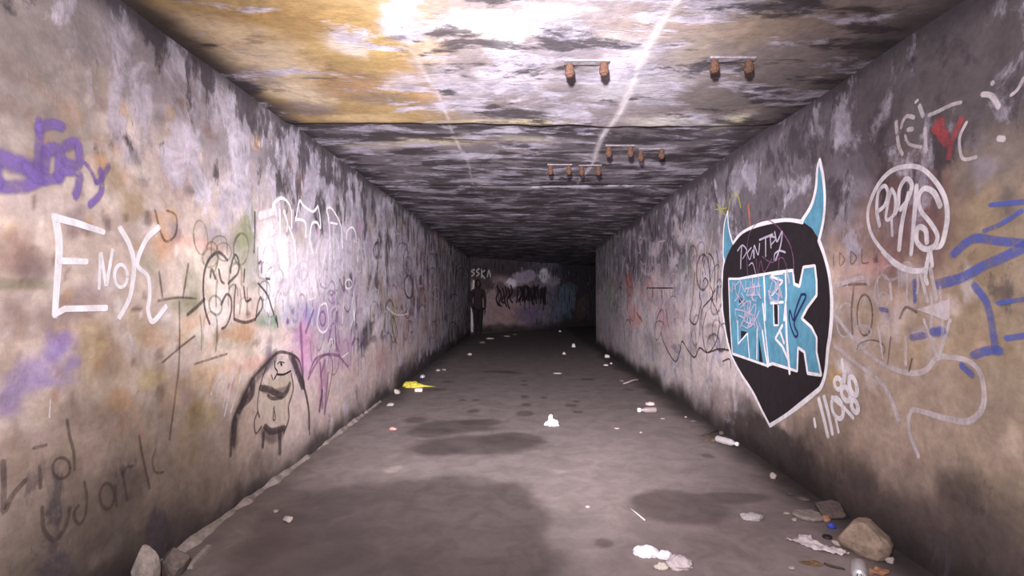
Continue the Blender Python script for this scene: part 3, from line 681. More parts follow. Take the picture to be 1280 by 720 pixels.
p.stroke(hl[:4], W, .45); p.stroke([hl[0], hl[6], hl[5]], W*.9, .45); p.stroke(hr[:5], W*1.1, .45); p.stroke(hr[4:9], W*1.1, .45)
p.stroke(let+[let[0]], .0105, .45, smooth=False)
for P, w in [(oq([(105, 95), (108, 225), (160, 165), (170, 300)]), .008), (oq([(215, 140), (212, 310)]), .008), (oq([(245, 150), (258, 250), (275, 350)]), .013), (og([(345, 430), (350, 560), (352, 720)]), .011), (oq([(250, 0), (262, 150), (280, 330)]), .010), (oq([(310, 0), (312, 120), (338, 120), (338, 10)]), .008),
             (oq([(360, 120), (320, 195), (360, 240), (395, 320), (400, 390)]), .013), (og([(485, 410), (490, 560), (475, 720)]), .012), (oq([(380, 0), (385, 200), (400, 380)]), .014), (oq([(345, 145), (370, 220)]), .012), (og([(395, 440), (470, 470), (400, 560)]), .009), (og([(390, 610), (470, 605)]), .011), (og([(400, 430), (470, 420)]), .008)]:
    p.stroke(P, w, .5, smooth=False)
p.build('outline', P_WHITE, mural, 'white painted outline')
p = Paint(RIGHT, .018)
for P, w in [([(205, 250), (200, 320), (198, 388)], .010), ([(178, 275), (210, 240), (240, 275), (212, 325)], .008), ([(270, 255), (245, 290), (260, 330), (280, 270), (285, 320)], .007), ([(290, 320), (290, 240), (315, 300), (325, 230)], .008), ([(325, 205), (410, 170)], .009), ([(365, 185), (365, 310)], .008), ([(395, 175), (400, 255)], .008), ([(398, 182), (432, 195), (402, 235)], .007),
             ([(425, 155), (440, 215), (472, 150), (462, 240), (430, 335)], .009), ([(420, 335), (425, 295), (455, 275), (492, 285)], .008), ([(255, 370), (280, 355), (300, 420)], .006),
             ([(165, 500), (200, 470), (185, 560), (160, 600)], .007), ([(200, 470), (230, 540), (235, 470)], .007), ([(230, 520), (330, 500)], .007), ([(280, 450), (275, 560)], .008), ([(320, 440), (325, 560)], .008), ([(240, 560), (330, 560)], .006), ([(200, 640), (250, 600), (230, 700), (190, 690)], .008), ([(255, 680), (300, 620), (290, 720)], .008), ([(180, 560), (230, 630)], .006), ([(395, 445), (440, 500), (400, 570), (440, 600), (470, 540)], .008), ([(505, 400), (520, 480)], .012)]:
    p.stroke(og(P), w, .55)
for P, w in [([(100, 30), (160, 50), (130, 130)], .008), ([(150, 40), (200, 70), (170, 130), (210, 110)], .008), ([(180, 20), (190, 120)], .007), ([(210, 100), (240, 40)], .007)]: p.stroke(oq(P), w, .55)
rd = random.Random(31)
for _ in range(22):
    x = rd.uniform(150, 330); y = rd.uniform(450, 720); p.stroke(og([(x, y), (x+rd.uniform(-20, 20), y+rd.uniform(30, 80)), (x+rd.uniform(-30, 30), y+rd.uniform(20, 110))]), rd.uniform(.006, .011), .6)
for _ in range(8):
    x = rd.uniform(395, 480); y = rd.uniform(430, 700); p.stroke(og([(x, y), (x+rd.uniform(-16, 16), y+rd.uniform(30, 80)), (x+rd.uniform(-20, 20), y+rd.uniform(20, 110))]), rd.uniform(.006, .012), .6)
p.build('tag', P_LAV, mural, 'lavender scribbled tag across the shield')
p = Paint(RIGHT, .017)
for P, w in [([(245, 440), (238, 330), (245, 220), (270, 140), (340, 75), (420, 100), (500, 200), (535, 300), (542, 420)], .006), ([(300, 330), (312, 420), (330, 340), (352, 410), (400, 330)], .006), ([(340, 310), (400, 350), (470, 320), (500, 390)], .005), ([(450, 300), (445, 400)], .006)]: p.stroke(og(P), w, .55)
p.build('loop', P_PLUM, mural, 'thin mauve loop')
p = Paint(RIGHT, .019)
p.stroke(off(860, 360, 3.6, [(520, 30), (495, 100), (485, 145), (470, 100), (468, 150), (490, 215), (505, 205), (490, 150), (540, 40), (522, 28)]), .008, .4)
p.build('arrow_mark', P_NAVY, mural, 'navy outlined stroke')

# circle emblem
p = Paint(RIGHT)
oc = lambda P: off(1070, 190, 4.5, P)
for P, w in [([(400, 655), (380, 668), (310, 665), (220, 620), (130, 530), (80, 440), (70, 330), (120, 200), (200, 110), (300, 80), (380, 95), (450, 160), (505, 250), (522, 350), (512, 440), (485, 525), (430, 540), (410, 610), (400, 655)], .0125),
             ([(135, 415), (120, 330), (130, 230), (165, 190), (185, 230), (165, 300), (125, 335)], .012), ([(205, 210), (185, 290), (172, 370), (190, 380), (222, 340), (226, 250), (205, 210)], .011), ([(205, 380), (208, 470)], .010),
             ([(225, 350), (245, 300), (252, 210), (290, 150), (322, 185), (300, 265), (255, 325)], .012), ([(305, 230), (265, 400), (247, 550)], .013), ([(350, 190), (335, 380), (316, 575)], .013), ([(485, 305), (450, 230), (395, 205), (362, 255), (375, 330), (430, 400), (468, 470), (450, 530), (395, 545), (350, 500), (358, 425), (400, 440), (408, 510)], .013),
             ([(150, 560), (230, 640), (320, 675), (390, 665)], .010), ([(410, 620), (400, 700), (410, 740)], .013), ([(430, 560), (440, 640)], .012)]: p.stroke(oc(P), w, .42)
p.build('graffiti_emblem', P_WORN, wall_right, 'white lettering inside a painted circle')
# high broken lettering
p = Paint(RIGHT)
ot = lambda P: off(1100, 90, 5.54, P)
for P, w in [([(122, 345), (127, 420)], .012), ([(130, 450), (142, 520), (165, 570)], .011), ([(245, 315), (200, 305), (170, 340), (158, 385)], .011), ([(205, 400), (235, 395)], .013), ([(185, 440), (215, 500), (295, 520)], .009), ([(285, 235), (310, 305)], .012), ([(325, 390), (332, 550)], .010), ([(350, 300), (420, 270), (500, 230), (570, 210)], .009), ([(260, 210), (275, 195)], .008), ([(610, 350), (565, 450), (570, 560), (600, 605), (680, 590)], .009), ([(720, 155), (780, 165), (830, 240)], .013), ([(915, 160), (960, 120), (1000, 40)], .008), ([(785, 75), (790, 80)], .01), ([(835, 460), (870, 465)], .012)]: p.stroke(ot(P), w, .6)
p.build('graffiti_letters', P_FAINT, wall_right, 'broken pale letters above the circle')
p = Paint(RIGHT)
for P, w in [([(385, 400), (430, 335), (425, 420), (470, 490)], .022), ([(570, 330), (525, 430), (500, 500), (485, 590)], .016), ([(400, 410), (470, 430)], .02)]: p.stroke(ot(P), w, .6)
p.build('graffiti_mark', P_RED, wall_right, 'faded red letter above the circle')
# number low beside the shield
p = Paint(RIGHT)
on = lambda P: off(1010, 430, 5.54, P)
for P, w in [([(75, 380), (110, 510), (142, 640)], .016), ([(112, 365), (145, 490), (172, 620)], .016), (oval(205, 440, 34, 72, tilt=-14, a0=60, a1=420) and [(235+0, 500)], 0)][:2]: p.stroke(on(P), w, .4)
p.stroke(on(oval(205, 445, 36, 74, tilt=-16)), .016, .4); p.stroke(on([(195, 520), (215, 610)]), .013, .4)
p.stroke(on(oval(208, 275, 24, 40, tilt=-10)), .0155, .4); p.stroke(on(oval(262, 345, 26, 50, tilt=-18)), .0155, .4); p.stroke(on(oval(312, 290, 24, 66, tilt=-14)), .0155, .4); p.stroke(on(oval(325, 430, 20, 44, tilt=-16)), .0155, .4)
p.stroke(on([(170, 370), (240, 430), (315, 510)]), .014, .4); p.stroke(on([(255, 190), (250, 260)]), .02, .5); p.stroke(on([(50, 520), (58, 570)]), .0155, .5); p.stroke(on([(235, 110), (245, 190)]), .0155, .6)
p.build('graffiti_number', P_WHITE, wall_right, 'white slanted characters beside the shield')
# big pale swoops
p = Paint(RIGHT)
ob = lambda P: off(1020, 320, 2.573, P)
for P, w in [([(60, 190), (130, 280), (200, 340), (290, 375), (350, 370), (390, 330), (430, 325), (500, 340), (540, 390), (545, 480), (500, 530), (430, 525), (340, 500), (305, 500), (298, 560), (330, 645)], .014), ([(60, 290), (140, 355), (200, 400), (240, 460), (265, 530)], .015), ([(340, 60), (362, 145)], .012), ([(372, 40), (392, 140)], .014), ([(350, 205), (392, 320)], .010), ([(438, 205), (400, 325)], .010), ([(290, 260), (290, 350)], .010), ([(200, 230), (215, 330)], .008), ([(65, 95), (150, 70), (170, 90)], .015), ([(240, 90), (245, 140)], .012)]: p.stroke(ob(P), w, .6)
p.fill(ob([(328, 172), (438, 138), (436, 200), (425, 208)]), cover=.8)
p.build('graffiti_swoop', P_FAINT, wall_right, 'faded white swooping line')
p = Paint(RIGHT)
for P, w in [([(72, 92), (165, 90)], .008), ([(120, 95), (112, 180), (115, 250)], .009), (oval(155, 190, 25, 66), .006), (oval(175, 300, 45, 30, 180, 400), .005), ([(270, 200), (290, 165), (325, 180)], .008), ([(300, 370), (310, 330)], .006), ([(230, 350), (240, 260)], .005)]: p.stroke(ob(P), w, .6)
for P, w in [([(1042, 318), (1042, 332)], .005), ([(1050, 316), (1050, 332), (1056, 324), (1050, 316)], .005), ([(1064, 314), (1064, 330), (1071, 322), (1064, 314)], .005), ([(1078, 312), (1078, 328), (1086, 328)], .005)]: p.stroke(P, w, .6)
p.build('graffiti_tag', P_INKF, wall_right, 'faded dark scribble under the circle')
p = Paint(RIGHT)
o2 = lambda P: off(1150, 220, 2.77, P)
for P, w in [([(120, 272), (165, 232), (205, 215), (280, 225), (372, 232)], .018), ([(65, 375), (150, 352), (230, 310), (300, 280), (380, 240)], .023), ([(195, 380), (240, 440), (262, 540), (270, 600)], .018), ([(285, 605), (240, 605), (195, 620)], .021), ([(310, 562), (375, 552)], .013), ([(250, 100), (380, 88)], .010), ([(230, 190), (290, 165), (360, 120)], .009), ([(150, 655), (190, 690)], .014), ([(280, 440), (380, 425)], .010)]: p.stroke(o2(P), w, .55)
for P, w in [([(320, 80), (322, 145)], .014), ([(205, 170), (230, 175)], .014), ([(310, 262), (350, 255)], .018), ([(380, 245), (415, 240)], .02)]: p.stroke(ob(P), w, .6)
p.build('graffiti_strokes', P_BLUE, wall_right, 'loose blue strokes at the near end')
# far tags
p = Paint(RIGHT)
of = lambda P: off(780, 260, 3.6, P)
for P, w in [([(345, 400), (350, 250), (375, 205), (400, 230), (410, 300), (400, 420)], .009), ([(322, 290), (312, 430), (300, 500), (330, 520), (352, 430), (345, 400)], .009), ([(360, 330), (372, 318), (402, 390), (360, 450), (352, 500)], .009), ([(165, 560), (190, 630), (230, 690), (250, 650), (262, 600), (290, 640), (322, 672), (346, 630), (380, 650), (430, 635), (475, 640)], .010), ([(375, 470), (360, 560), (380, 650), (420, 600), (432, 500), (402, 420)], .008),
             ([(105, 360), (220, 360)], .010), ([(130, 360), (130, 400)], .010), ([(170, 360), (170, 405)], .010), ([(205, 360), (205, 400)], .010), ([(360, 250), (370, 300)], .007), ([(380, 220), (390, 330)], .007), ([(415, 190), (425, 250), (420, 420)], .008), ([(200, 210), (215, 340)], .007), ([(190, 460), (200, 540)], .007), ([(450, 690), (480, 680), (484, 720)], .008), ([(10, 640), (20, 700)], .01), ([(60, 470), (75, 500)], .012)]: p.stroke(of(P), w, .55)
p.build('graffiti_tag', P_BRWN, wall_right, 'thin dark looping tag left of the shield')
p = Paint(RIGHT)
for P, w in [([(220, 490), (252, 490)], .011), ([(160, 152), (188, 146)], .012), ([(176, 150), (165, 200)], .012), ([(300, 150), (315, 130)], .014), ([(235, 380), (230, 470)], .02), ([(275, 60), (262, 130)], .014), ([(380, 280), (390, 360)], .02)]: p.stroke(of(P), w, .6)
p.build('graffiti_marks', P_FAINT, wall_right)
p = Paint(RIGHT)
for P, w in [([(895, 255), (906, 269)], .007), ([(906, 250), (898, 270)], .007), ([(893, 262), (908, 260)], .006), ([(910, 266), (913.5, 249), (922, 243), (926.7, 259)], .010)]: p.stroke(P, w, .5)
p.build('graffiti_star', P_YELL, wall_right, 'yellow-green star and hook by the left horn')
p = Paint(RIGHT); p.stroke([(936.5, 256), (939, 282)], .014, .5); p.build('graffiti_dash', P_ORNG, wall_right, 'salmon dash above the shield')
p = Paint(RIGHT)
for P, w in [([(784, 345), (785, 385)], .03), ([(790, 350), (792, 370)], .02), ([(800, 395), (803, 402)], .02)]: p.stroke(P, w, .7)
p.build('graffiti_blotch', P_RED, wall_right, 'red blotch toward the far end')
# end wall writing
p = Paint(BACK)
p.stroke([(592.2, 351), (591.6, 361), (589.8, 371), (589.4, 384), (589.6, 398), (589.8, 414)], .04, .5)
p.build('graffiti_outline', P_WORN, wall_back, 'white painted line beside the standing figure')
p = Paint(BACK)
rd = random.Random(9)
for i in range(13):
    x = 647+i*2.9; y = 358+rd.uniform(-2, 4)
    p.stroke([(x, y), (x+rd.uniform(-2, 3), y+8), (x+rd.uniform(-2, 2), y+rd.uniform(13, 20))], rd.uniform(.04, .075), .7)
    if i % 2: p.stroke([(x, y+14), (x+.3, y+rd.uniform(22, 34))], .022, .7)
for i in range(6):
    x = 621+i*3.4; y = 358+rd.uniform(-2, 5); p.stroke([(x, y), (x+2, y+8), (x-1, y+16), (x+2, y+rd.uniform(18, 28))], .035, .7)
p.build('graffiti_scribble', P_BLACK, wall_back, 'black dripping scribble')
p = Paint(BACK)
for P in [[(593, 337), (589.5, 339), (593, 342), (590, 345)], [(599, 336), (595.5, 339), (599, 342), (596, 345)], [(602, 337), (602, 347)], [(606, 338), (602, 342), (606, 348)], [(609, 346), (611, 338), (613, 346)]]: p.stroke(P, .03, .6)
p.build('graffiti_word', P_FAINT, wall_back, 'small pale letters above the standing figure')

# ---- older, half-gone tags that fill the walls
def clutter(surf, box, n, seed, wpx, hpx, wid):
    rd = random.Random(seed); p = Paint(surf, .0022)
    for _ in range(n):
        x = rd.uniform(box[0], box[2]); y = rd.uniform(box[1], box[3]); w = rd.uniform(*wpx); h = rd.uniform(*hpx); k = rd.random()
        if k < .35: P = oval(x, y, w/2, h/2, rd.uniform(0, 360), rd.uniform(400, 660), rd.uniform(-12, 12))
        elif k < .72: P = [(x, y), (x+rd.uniform(-.12, .12)*w, y+.5*h), (x+rd.uniform(-.1, .1)*w, y+h)]
        else: P = [(x, y+h), (x+.06*w, y+.25*h), (x+.5*w, y), (x+.94*w, y+.2*h), (x+w, y+rd.uniform(.5, 1)*h)]
        p.stroke(P, rd.uniform(*wid), .7, fade=rd.uniform(.4, 1))
    p.k = 0
    return p
G_W = paint_mat('ghost_white_paint', lin(228, 220, 228), .45, .5); G_D = paint_mat('ghost_dark_paint', lin(74, 62, 70), .45, .5)
G_P = paint_mat('ghost_purple_paint', lin(140, 108, 150), .45, .5); G_R = paint_mat('ghost_rust_paint', lin(150, 96, 86), .45, .45); G_G = paint_mat('ghost_green_paint', lin(104, 116, 88), .45, .5)
for surf, wl, box, n, sd, wp_, hp_, wd, m_, lb in [
    (LEFT, wall_left, (330, 295, 450, 400), 46, 1, (6, 16), (18, 46), (.008, .02), G_W, 'half-gone white tags around the outlined letters'),
    (LEFT, wall_left, (375, 350, 455, 450), 26, 2, (5, 14), (14, 40), (.006, .014), G_P, 'half-gone purple tags'),
    (LEFT, wall_left, (245, 290, 345, 400), 24, 3, (8, 22), (16, 44), (.005, .011), G_G, 'half-gone green tags'),
    (LEFT, wall_left, (440, 300, 570, 420), 44, 4, (4, 14), (14, 44), (.010, .026), G_D, 'half-gone dark tags toward the far end'),
    (LEFT, wall_left, (440, 290, 575, 410), 36, 5, (4, 14), (14, 40), (.010, .026), G_W, 'half-gone white tags toward the far end'),
    (LEFT, wall_left, (470, 330, 560, 430), 14, 6, (4, 10), (14, 40), (.012, .026), G_R, 'half-gone rusty tags toward the far end'),
    (RIGHT, wall_right, (765, 290, 900, 420), 36, 11, (5, 16), (16, 50), (.007, .016), G_D, 'half-gone dark tags left of the shield'),
    (RIGHT, wall_right, (765, 270, 900, 430), 36, 12, (5, 16), (16, 50), (.008, .02), G_W, 'half-gone white tags left of the shield'),
    (RIGHT, wall_right, (770, 330, 845, 410), 12, 13, (4, 10), (14, 36), (.010, .02), G_R, 'half-gone red tags left of the shield'),
    (RIGHT, wall_right, (1040, 330, 1190, 430), 18, 14, (10, 28), (16, 44), (.006, .012), G_W, 'half-gone white tags under the circle')]:
    clutter(surf, box, n, sd, wp_, hp_, wd).build('graffiti_layer', m_, wl, lb)

# ------------------------------------------------------------------ things
def mesh_obj(name, bm, mat, parent=None, smooth=False):
    me = bpy.data.meshes.new(name); bm.to_mesh(me); bm.free()
    me.materials.append(mat)
    if smooth: me.polygons.foreach_set('use_smooth', np.ones(len(me.polygons), bool))
    return link(bpy.data.objects.new(name, me), parent)

def fl_at(px, py):
    x, y = FLOOR.st(px, py); return x, y

def empty(name, loc, rz=0):
    o = link(bpy.data.objects.new(name, None)); o.location = loc; o.rotation_euler = (0, 0, rz); o.empty_display_size = .05; return o

def settle(bm, z0=0.001):
    z = min(v.co.z for v in bm.verts)
    for v in bm.verts: v.co.z -= z-z0

def lump(w, d, h, seed, amp=.35, freq=2.2, sub=3, facet=False, flat=.25):
    bm = bmesh.new(); bmesh.ops.create_icosphere(bm, subdivisions=sub, radius=1)
    o = Vector((seed*3.17, seed*1.3, -seed*2.1))
    for v in bm.verts:
        n = v.co.normalized()
        k = 1+amp*(mnoise.noise(n*freq+o)+.5*mnoise.noise(n*freq*2.3+o))
        if facet: k += .10*mnoise.cell(n*2.2+o)
        v.co = n*k
        if v.co.z < -flat: v.co.z = -flat-(v.co.z+flat)*.05
    xs = [v.co.x for v in bm.verts]; ys = [v.co.y for v in bm.verts]; zs = [v.co.z for v in bm.verts]
    cx, cy = (max(xs)+min(xs))/2, (max(ys)+min(ys))/2
    sx, sy, sz = w/(max(xs)-min(xs)), d/(max(ys)-min(ys)), h/(max(zs)-min(zs))
    for v in bm.verts: v.co = Vector(((v.co.x-cx)*sx, (v.co.y-cy)*sy, v.co.z*sz))
    settle(bm); return bm

def rock(w, d, h, seed, npl=14):
    """faceted chunk: a ball cut by planes"""
    rnd = random.Random(seed)
    bm = bmesh.new(); bmesh.ops.create_icosphere(bm, subdivisions=3, radius=1)
    for _ in range(npl):
        n = Vector((rnd.uniform(-1, 1), rnd.uniform(-1, 1), rnd.uniform(-.6, 1))).normalized(); k = rnd.uniform(.62, .85)
        for v in bm.verts:
            e = v.co.dot(n)-k
            if e > 0: v.co -= n*e
    for v in bm.verts:
        v.co *= 1+.035*mnoise.noise(v.co*5+Vector((seed, 0, 0)))
        if v.co.z < -.55: v.co.z = -.55
    xs = [v.co.x for v in bm.verts]; ys = [v.co.y for v in bm.verts]; zs = [v.co.z for v in bm.verts]
    for v in bm.verts: v.co = Vector((v.co.x*w/(max(xs)-min(xs)), v.co.y*d/(max(ys)-min(ys)), v.co.z*h/(max(zs)-min(zs))))
    settle(bm); return bm

def sheet(outline, seed, amp=.01, thick=.0015, curl=0.0):
    """crumpled sheet from a plan outline (metres)"""
    pts = [Vector(p) for p in outline]; R = []
    for a, c in zip(pts, pts[1:]+pts[:1]):
        m = max(1, int((c-a).length/.012)); R += [a.lerp(c, i/m) for i in range(m)]
    nb = len(R)
    def inside(p):
        k = False
        for a, c in zip(R, R[1:]+R[:1]):
            if (a.y > p.y) != (c.y > p.y) and p.x < (c.x-a.x)*(p.y-a.y)/(c.y-a.y)+a.x: k = not k
        return k
    x0, x1 = min(r.x for r in R), max(r.x for r in R); y0, y1 = min(r.y for r in R), max(r.y for r in R)
    st = max(.007, (x1-x0)/24); P = list(R); x = x0
    while x < x1:
        y = y0
        while y < y1:
            q = Vector((x, y))
            if inside(q) and min((q-r).length for r in R) > st*.5: P.append(q)
            y += st
        x += st
    v, e, f, *_ = delaunay_2d_cdt(P, [(i, (i+1) % nb) for i in range(nb)], [], 1, 1e-7)
    bm = bmesh.new()
    def zz(q):
        n = mnoise.noise(Vector((q.x*22, q.y*22, seed)))+.5*mnoise.noise(Vector((q.x*60, q.y*60, seed+9)))
        return amp*(abs(n)*1.6)+curl*(q.length**2)
    top = [bm.verts.new((q.x, q.y, zz(q)+thick)) for q in v]; bot = [bm.verts.new((q.x, q.y, zz(q))) for q in v]
    cnt = {}
    for q in f:
        bm.faces.new([top[i] for i in q]); bm.faces.new([bot[i] for i in reversed(q)])
        for a, c in zip(q, q[1:]+q[:1] if isinstance(q, list) else tuple(q[1:])+(q[0],)): cnt[(a, c)] = 1
    for a, c in list(cnt):
        if (c, a) not in cnt: bm.faces.new([top[c], top[a], bot[a], bot[c]])
    bmesh.ops.recalc_face_normals(bm, faces=bm.faces)
    settle(bm); return bm

def lathe(prof, n=28):
    """profile (r, z) about Z"""
    bm = bmesh.new(); rings = []
    for r, z in prof:
        rings.append([bm.verts.new((r*math.cos(2*math.pi*i/n), r*math.sin(2*math.pi*i/n), z)) for i in range(n)])
    for a, c in zip(rings, rings[1:]):
        for i in range(n): bm.faces.new((a[i], a[(i+1) % n], c[(i+1) % n], c[i]))
    bm.faces.new(list(reversed(rings[0]))); bm.faces.new(rings[-1])
    return bm

def tube(P, r, n=8):
    bm = bmesh.new(); rings = []
    P = [Vector(p) for p in P]
    for i, p in enumerate(P):
        t = (P[min(i+1, len(P)-1)]-P[max(i-1, 0)]).normalized(); u = t.orthogonal().normalized()
        if i and u.dot(pu) < 0: u = -u
        pu = u; w = t.cross(u); rr = r[i] if isinstance(r, (list, tuple)) else r
        rings.append([bm.verts.new(p+(u*math.cos(2*math.pi*k/n)+w*math.sin(2*math.pi*k/n))*rr) for k in range(n)])
    for a, c in zip(rings, rings[1:]):
        for k in range(n): bm.faces.new((a[k], a[(k+1) % n], c[(k+1) % n], c[k]))
    bm.faces.new(list(reversed(rings[0]))); bm.faces.new(rings[-1])
    bmesh.ops.recalc_face_normals(bm, faces=bm.faces)
    return bm

def lay_x(bm):
    """turn a lathe from upright to lying along X, resting on the ground"""
    for v in bm.verts: v.co = Vector((v.co.z, v.co.y, v.co.x))
    bmesh.ops.recalc_face_normals(bm, faces=bm.faces)
    return bm

M_ = {}
def mat(name, *a, **k):
    if name not in M_: M_[name] = simple_mat(name, *a, **k)
    return M_[name]
WHT = mat('white_tissue', lin(226, 221, 228), .8, .3, var=.03)
GRYP = mat('damp_grey_tissue', lin(198, 184, 186), .8, .3, var=.12)
CRMP = mat('cream_tissue', lin(206, 194, 182), .8, .3, var=.12)
PAPER = mat('soiled_white_paper', lin(208, 196, 198), .8, .3, var=.08)
STONE = mat('grey_concrete_rubble', lin(142, 130, 124), .9, .2, var=.2, scale=40, bump=.5)
STONEL = mat('pale_concrete_rubble', lin(174, 160, 154), .9, .2, var=.18, scale=40, bump=.5)
STONED = mat('dark_rubble', lin(100, 88, 84), .9, .2, var=.25, scale=40, bump=.5)
TANR = mat('tan_rubble', lin(142, 124, 110), .9, .2, var=.3, scale=22, bump=.6)
ALU = mat('aluminium', lin(222, 218, 224), .38, .6, .55, .05)
BLUEP = mat('blue_plastic', lin(64, 78, 170), .35, .5, var=.1)
ORBR = mat('orange_brown_wrapper', lin(160, 116, 92), .6, .4, var=.2)
PLAS = mat('clear_plastic', lin(214, 206, 208), .25, .5, var=.05, trans=.35)
PINK = mat('pink_wrapper', lin(222, 188, 188), .5, .4, var=.1)
YEL = mat('yellow_plastic', lin(188, 176, 62), .5, .4, var=.35, scale=16)
WOODD = mat('dark_wood', lin(70, 60, 54), .9, .2, var=.3)
STRAW = mat('white_plastic_straw', lin(226, 216, 216), .4, .4, var=.04)
RUSTM = mat('rusted_iron', lin(74, 52, 43), .9, .2, var=.35, scale=60, bump=.6)
LIMEM = mat('lime_crusted_iron', lin(112, 104, 110), .9, .2, var=.3, scale=40, bump=.6)
GLASSG = mat('green_glass', lin(120, 124, 104), .12, .5, var=.1, trans=.6)
REDP = mat('red_white_wrapper', lin(206, 140, 134), .5, .4, var=.25)
LEAF = mat('brown_leaf', lin(122, 96, 66), .8, .2, var=.3)

LABELS = []
def drop(name, bm, m, px, py, label, cat, rz=0., group=None, smooth=True, z=0.):
    o = mesh_obj(name, bm, m, None, smooth); x, y = fl_at(px, py); o.location = (x, y, z); o.rotation_euler = (0, 0, rz)
    return tag(o, label, cat, group)
def mpp(py): return FLOOR.st(CX, py)[1]/F          # metres per pixel across, at the depth of a floor pixel

# --- middle of the floor
bm = lump(.13, .10, .07, 4, .5, 2.4, 4)
bm2 = lump(.055, .055, .06, 9, .4, 2.2, 3)
for v in bm2.verts: v.co += Vector((-.02, .0, .055))
me = bpy.data.meshes.new('t'); bm2.to_mesh(me); bm.from_mesh(me); bm2.free()
bm2 = lump(.06, .05, .04, 12, .4, 2.2, 3)
for v in bm2.verts: v.co += Vector((-.06, -.01, .005))
me = bpy.data.meshes.new('t'); bm2.to_mesh(me); bm.from_mesh(me); bm2.free()
drop('crumpled_tissue', bm, WHT, 691, 532, 'small bright white crumpled tissue alone in the middle of the floor', 'tissue')
bm = lump(.135, .075, .05, 21, .22, 2.6, 4)
bm2 = lump(.085, .055, .036, 23, .24, 2.8, 4)
for v in bm2.verts: v.co += Vector((.085, -.02, 0))
me = bpy.data.meshes.new('t'); bm2.to_mesh(me); bm.from_mesh(me); bm2.free()
drop('crumpled_cloth', bm, WHT, 808, 694, 'bright white crumpled cloth touching the grey wad in the front', 'cloth', -.1)
drop('paper_wad', lump(.13, .10, .05, 31, .30, 2.4, 4), GRYP, 849, 708, 'grey damp paper wad beside the white crumpled cloth', 'paper')
drop('paper_scrap', lump(.075, .04, .028, 37, .4, 2.4, 3), CRMP, 826, 711, 'cream paper scrap between white cloth and grey wad', 'paper')
x0, y0 = fl_at(785, 634); x1, y1 = fl_at(806, 651)
o = mesh_obj('drinking_straw', tube([(0, 0, .004), ((x1-x0)*.5, (y1-y0)*.5, .005), (x1-x0, y1-y0, .004)], .0035, 10), STRAW, None, True); o.location = (x0, y0, 0)
tag(o, 'thin white straw lying in front of the damp patch', 'straw')
drop('plastic_wrapper', lump(.135, .09, .03, 43, .28, 2.4, 4), PLAS, 940, 648, 'crumpled clear plastic wrapper beside the damp patch', 'wrapper')

# --- heap at the right wall
def poly_slab(pts, h, seed):
    bm = sheet(pts, seed, .004, h); return bm
k = mpp(650)
drop('rubble_slab', poly_slab([(-.075, .03), (-.04, .065), (.06, .07), (.08, .02), (.06, -.05), (.0, -.06), (-.05, -.03)], .022, 2), STONE, 1010, 648, 'flat grey slab piece with pale edge beside the tan chunk', 'stone')
bm = sheet([(-.07, -.06), (.06, -.05), (.085, .05), (.05, .075), (-.06, .05)], 5, .004, .02)
for v in bm.verts:
    v.co.z += .35*max(0, v.co.y+.06)
settle(bm)
drop('rubble_slab', bm, STONED, 1038, 645, 'tilted dark slab piece behind the tan chunk', 'stone')
drop('rubble_chunk', rock(.235, .21, .165, 11, 16), TANR, 1080, 690, 'large tan rubble chunk near the right wall', 'stone', -.35, smooth=False)
bm = lump(.05, .035, .03, 51, .35, 2.5, 3)
drop('bottle_cap', bm, BLUEP, 1040, 660, 'blue plastic scrap against the tan chunk', 'plastic scrap')
drop('wrapper', lump(.06, .05, .03, 53, .4, 2.6, 3), ORBR, 1032, 651, 'orange brown scrap behind the blue plastic', 'wrapper')
drop('paper_sheet', sheet([(-.125, .06), (-.06, .06), (-.02, .12), (.02, .11), (.03, .03), (.085, -.05), (.125, -.09), (.07, -.11), (-.02, -.07), (-.06, -.01)], 3, .018, .0015), PAPER, 1019, 682, 'torn white paper sheet in front of the tan chunk', 'paper', 0.0)
drop('jar_lid', lathe([(.02, .001), (.024, .001), (.024, .008), (.021, .010), (.004, .0095)], 20), mat('dark_metal', lin(66, 60, 62), .4, .5, .6), 1034, 672, 'small dark lid beside the torn white paper', 'lid')
drop('rubble_piece', rock(.05, .03, .02, 61), STONEL, 1046, 681, 'pinkish pebble between torn paper and tan chunk', 'stone', -.5)
drop('rubble_piece', rock(.045, .04, .025, 63), STONEL, 1112, 703, 'pale pebble at the near foot of the tan chunk', 'stone')
drop('rubble_piece', rock(.03, .03, .015, 65), STONEL, 993, 651, 'pale pebble left of the flat slab piece', 'stone')
drop('rubble_piece', rock(.04, .03, .014, 67), STONEL, 983, 643, 'tan pebble beyond the flat slab piece', 'stone')
# can lying with its end to the viewer
can = empty('drink_can', (*fl_at(1074, 722), .001), math.radians(-122))
body = [(.0, 0), (.024, .0), (.026, .004), (.033, .012), (.033, .105), (.027, .117), (.0265, .120)]
bm = lathe([(max(r, .001), z-.06) for r, z in body], 36); lay_x(bm)
for v in bm.verts: v.co.z += .033
mesh_obj('can_body', bm, ALU, can, True)
bm = lathe([(.0268, .0595), (.0268, .0625), (.0245, .0625), (.0235, .0595), (.001, .0590)], 32); lay_x(bm)
for v in bm.verts: v.co.z += .033
mesh_obj('can_end', bm, ALU, can, True)
bm = tube([(.0605, .009*math.cos(a), .033+.012*math.sin(a)) for a in [i*math.pi/8 for i in range(17)]], .0016, 6)
mesh_obj('pull_tab', bm, mat('dark_metal'), can, True)
tag(can, 'silver drink can lying in front of the tan chunk', 'can')
drop('dead_leaf', sheet([(-.06, 0), (-.02, .03), (.03, .035), (.07, .0), (.03, -.03), (-.02, -.028)], 7, .012, .001), ORBR, 1098, 716, 'orange brown leaf beside the silver can', 'leaf', .3)
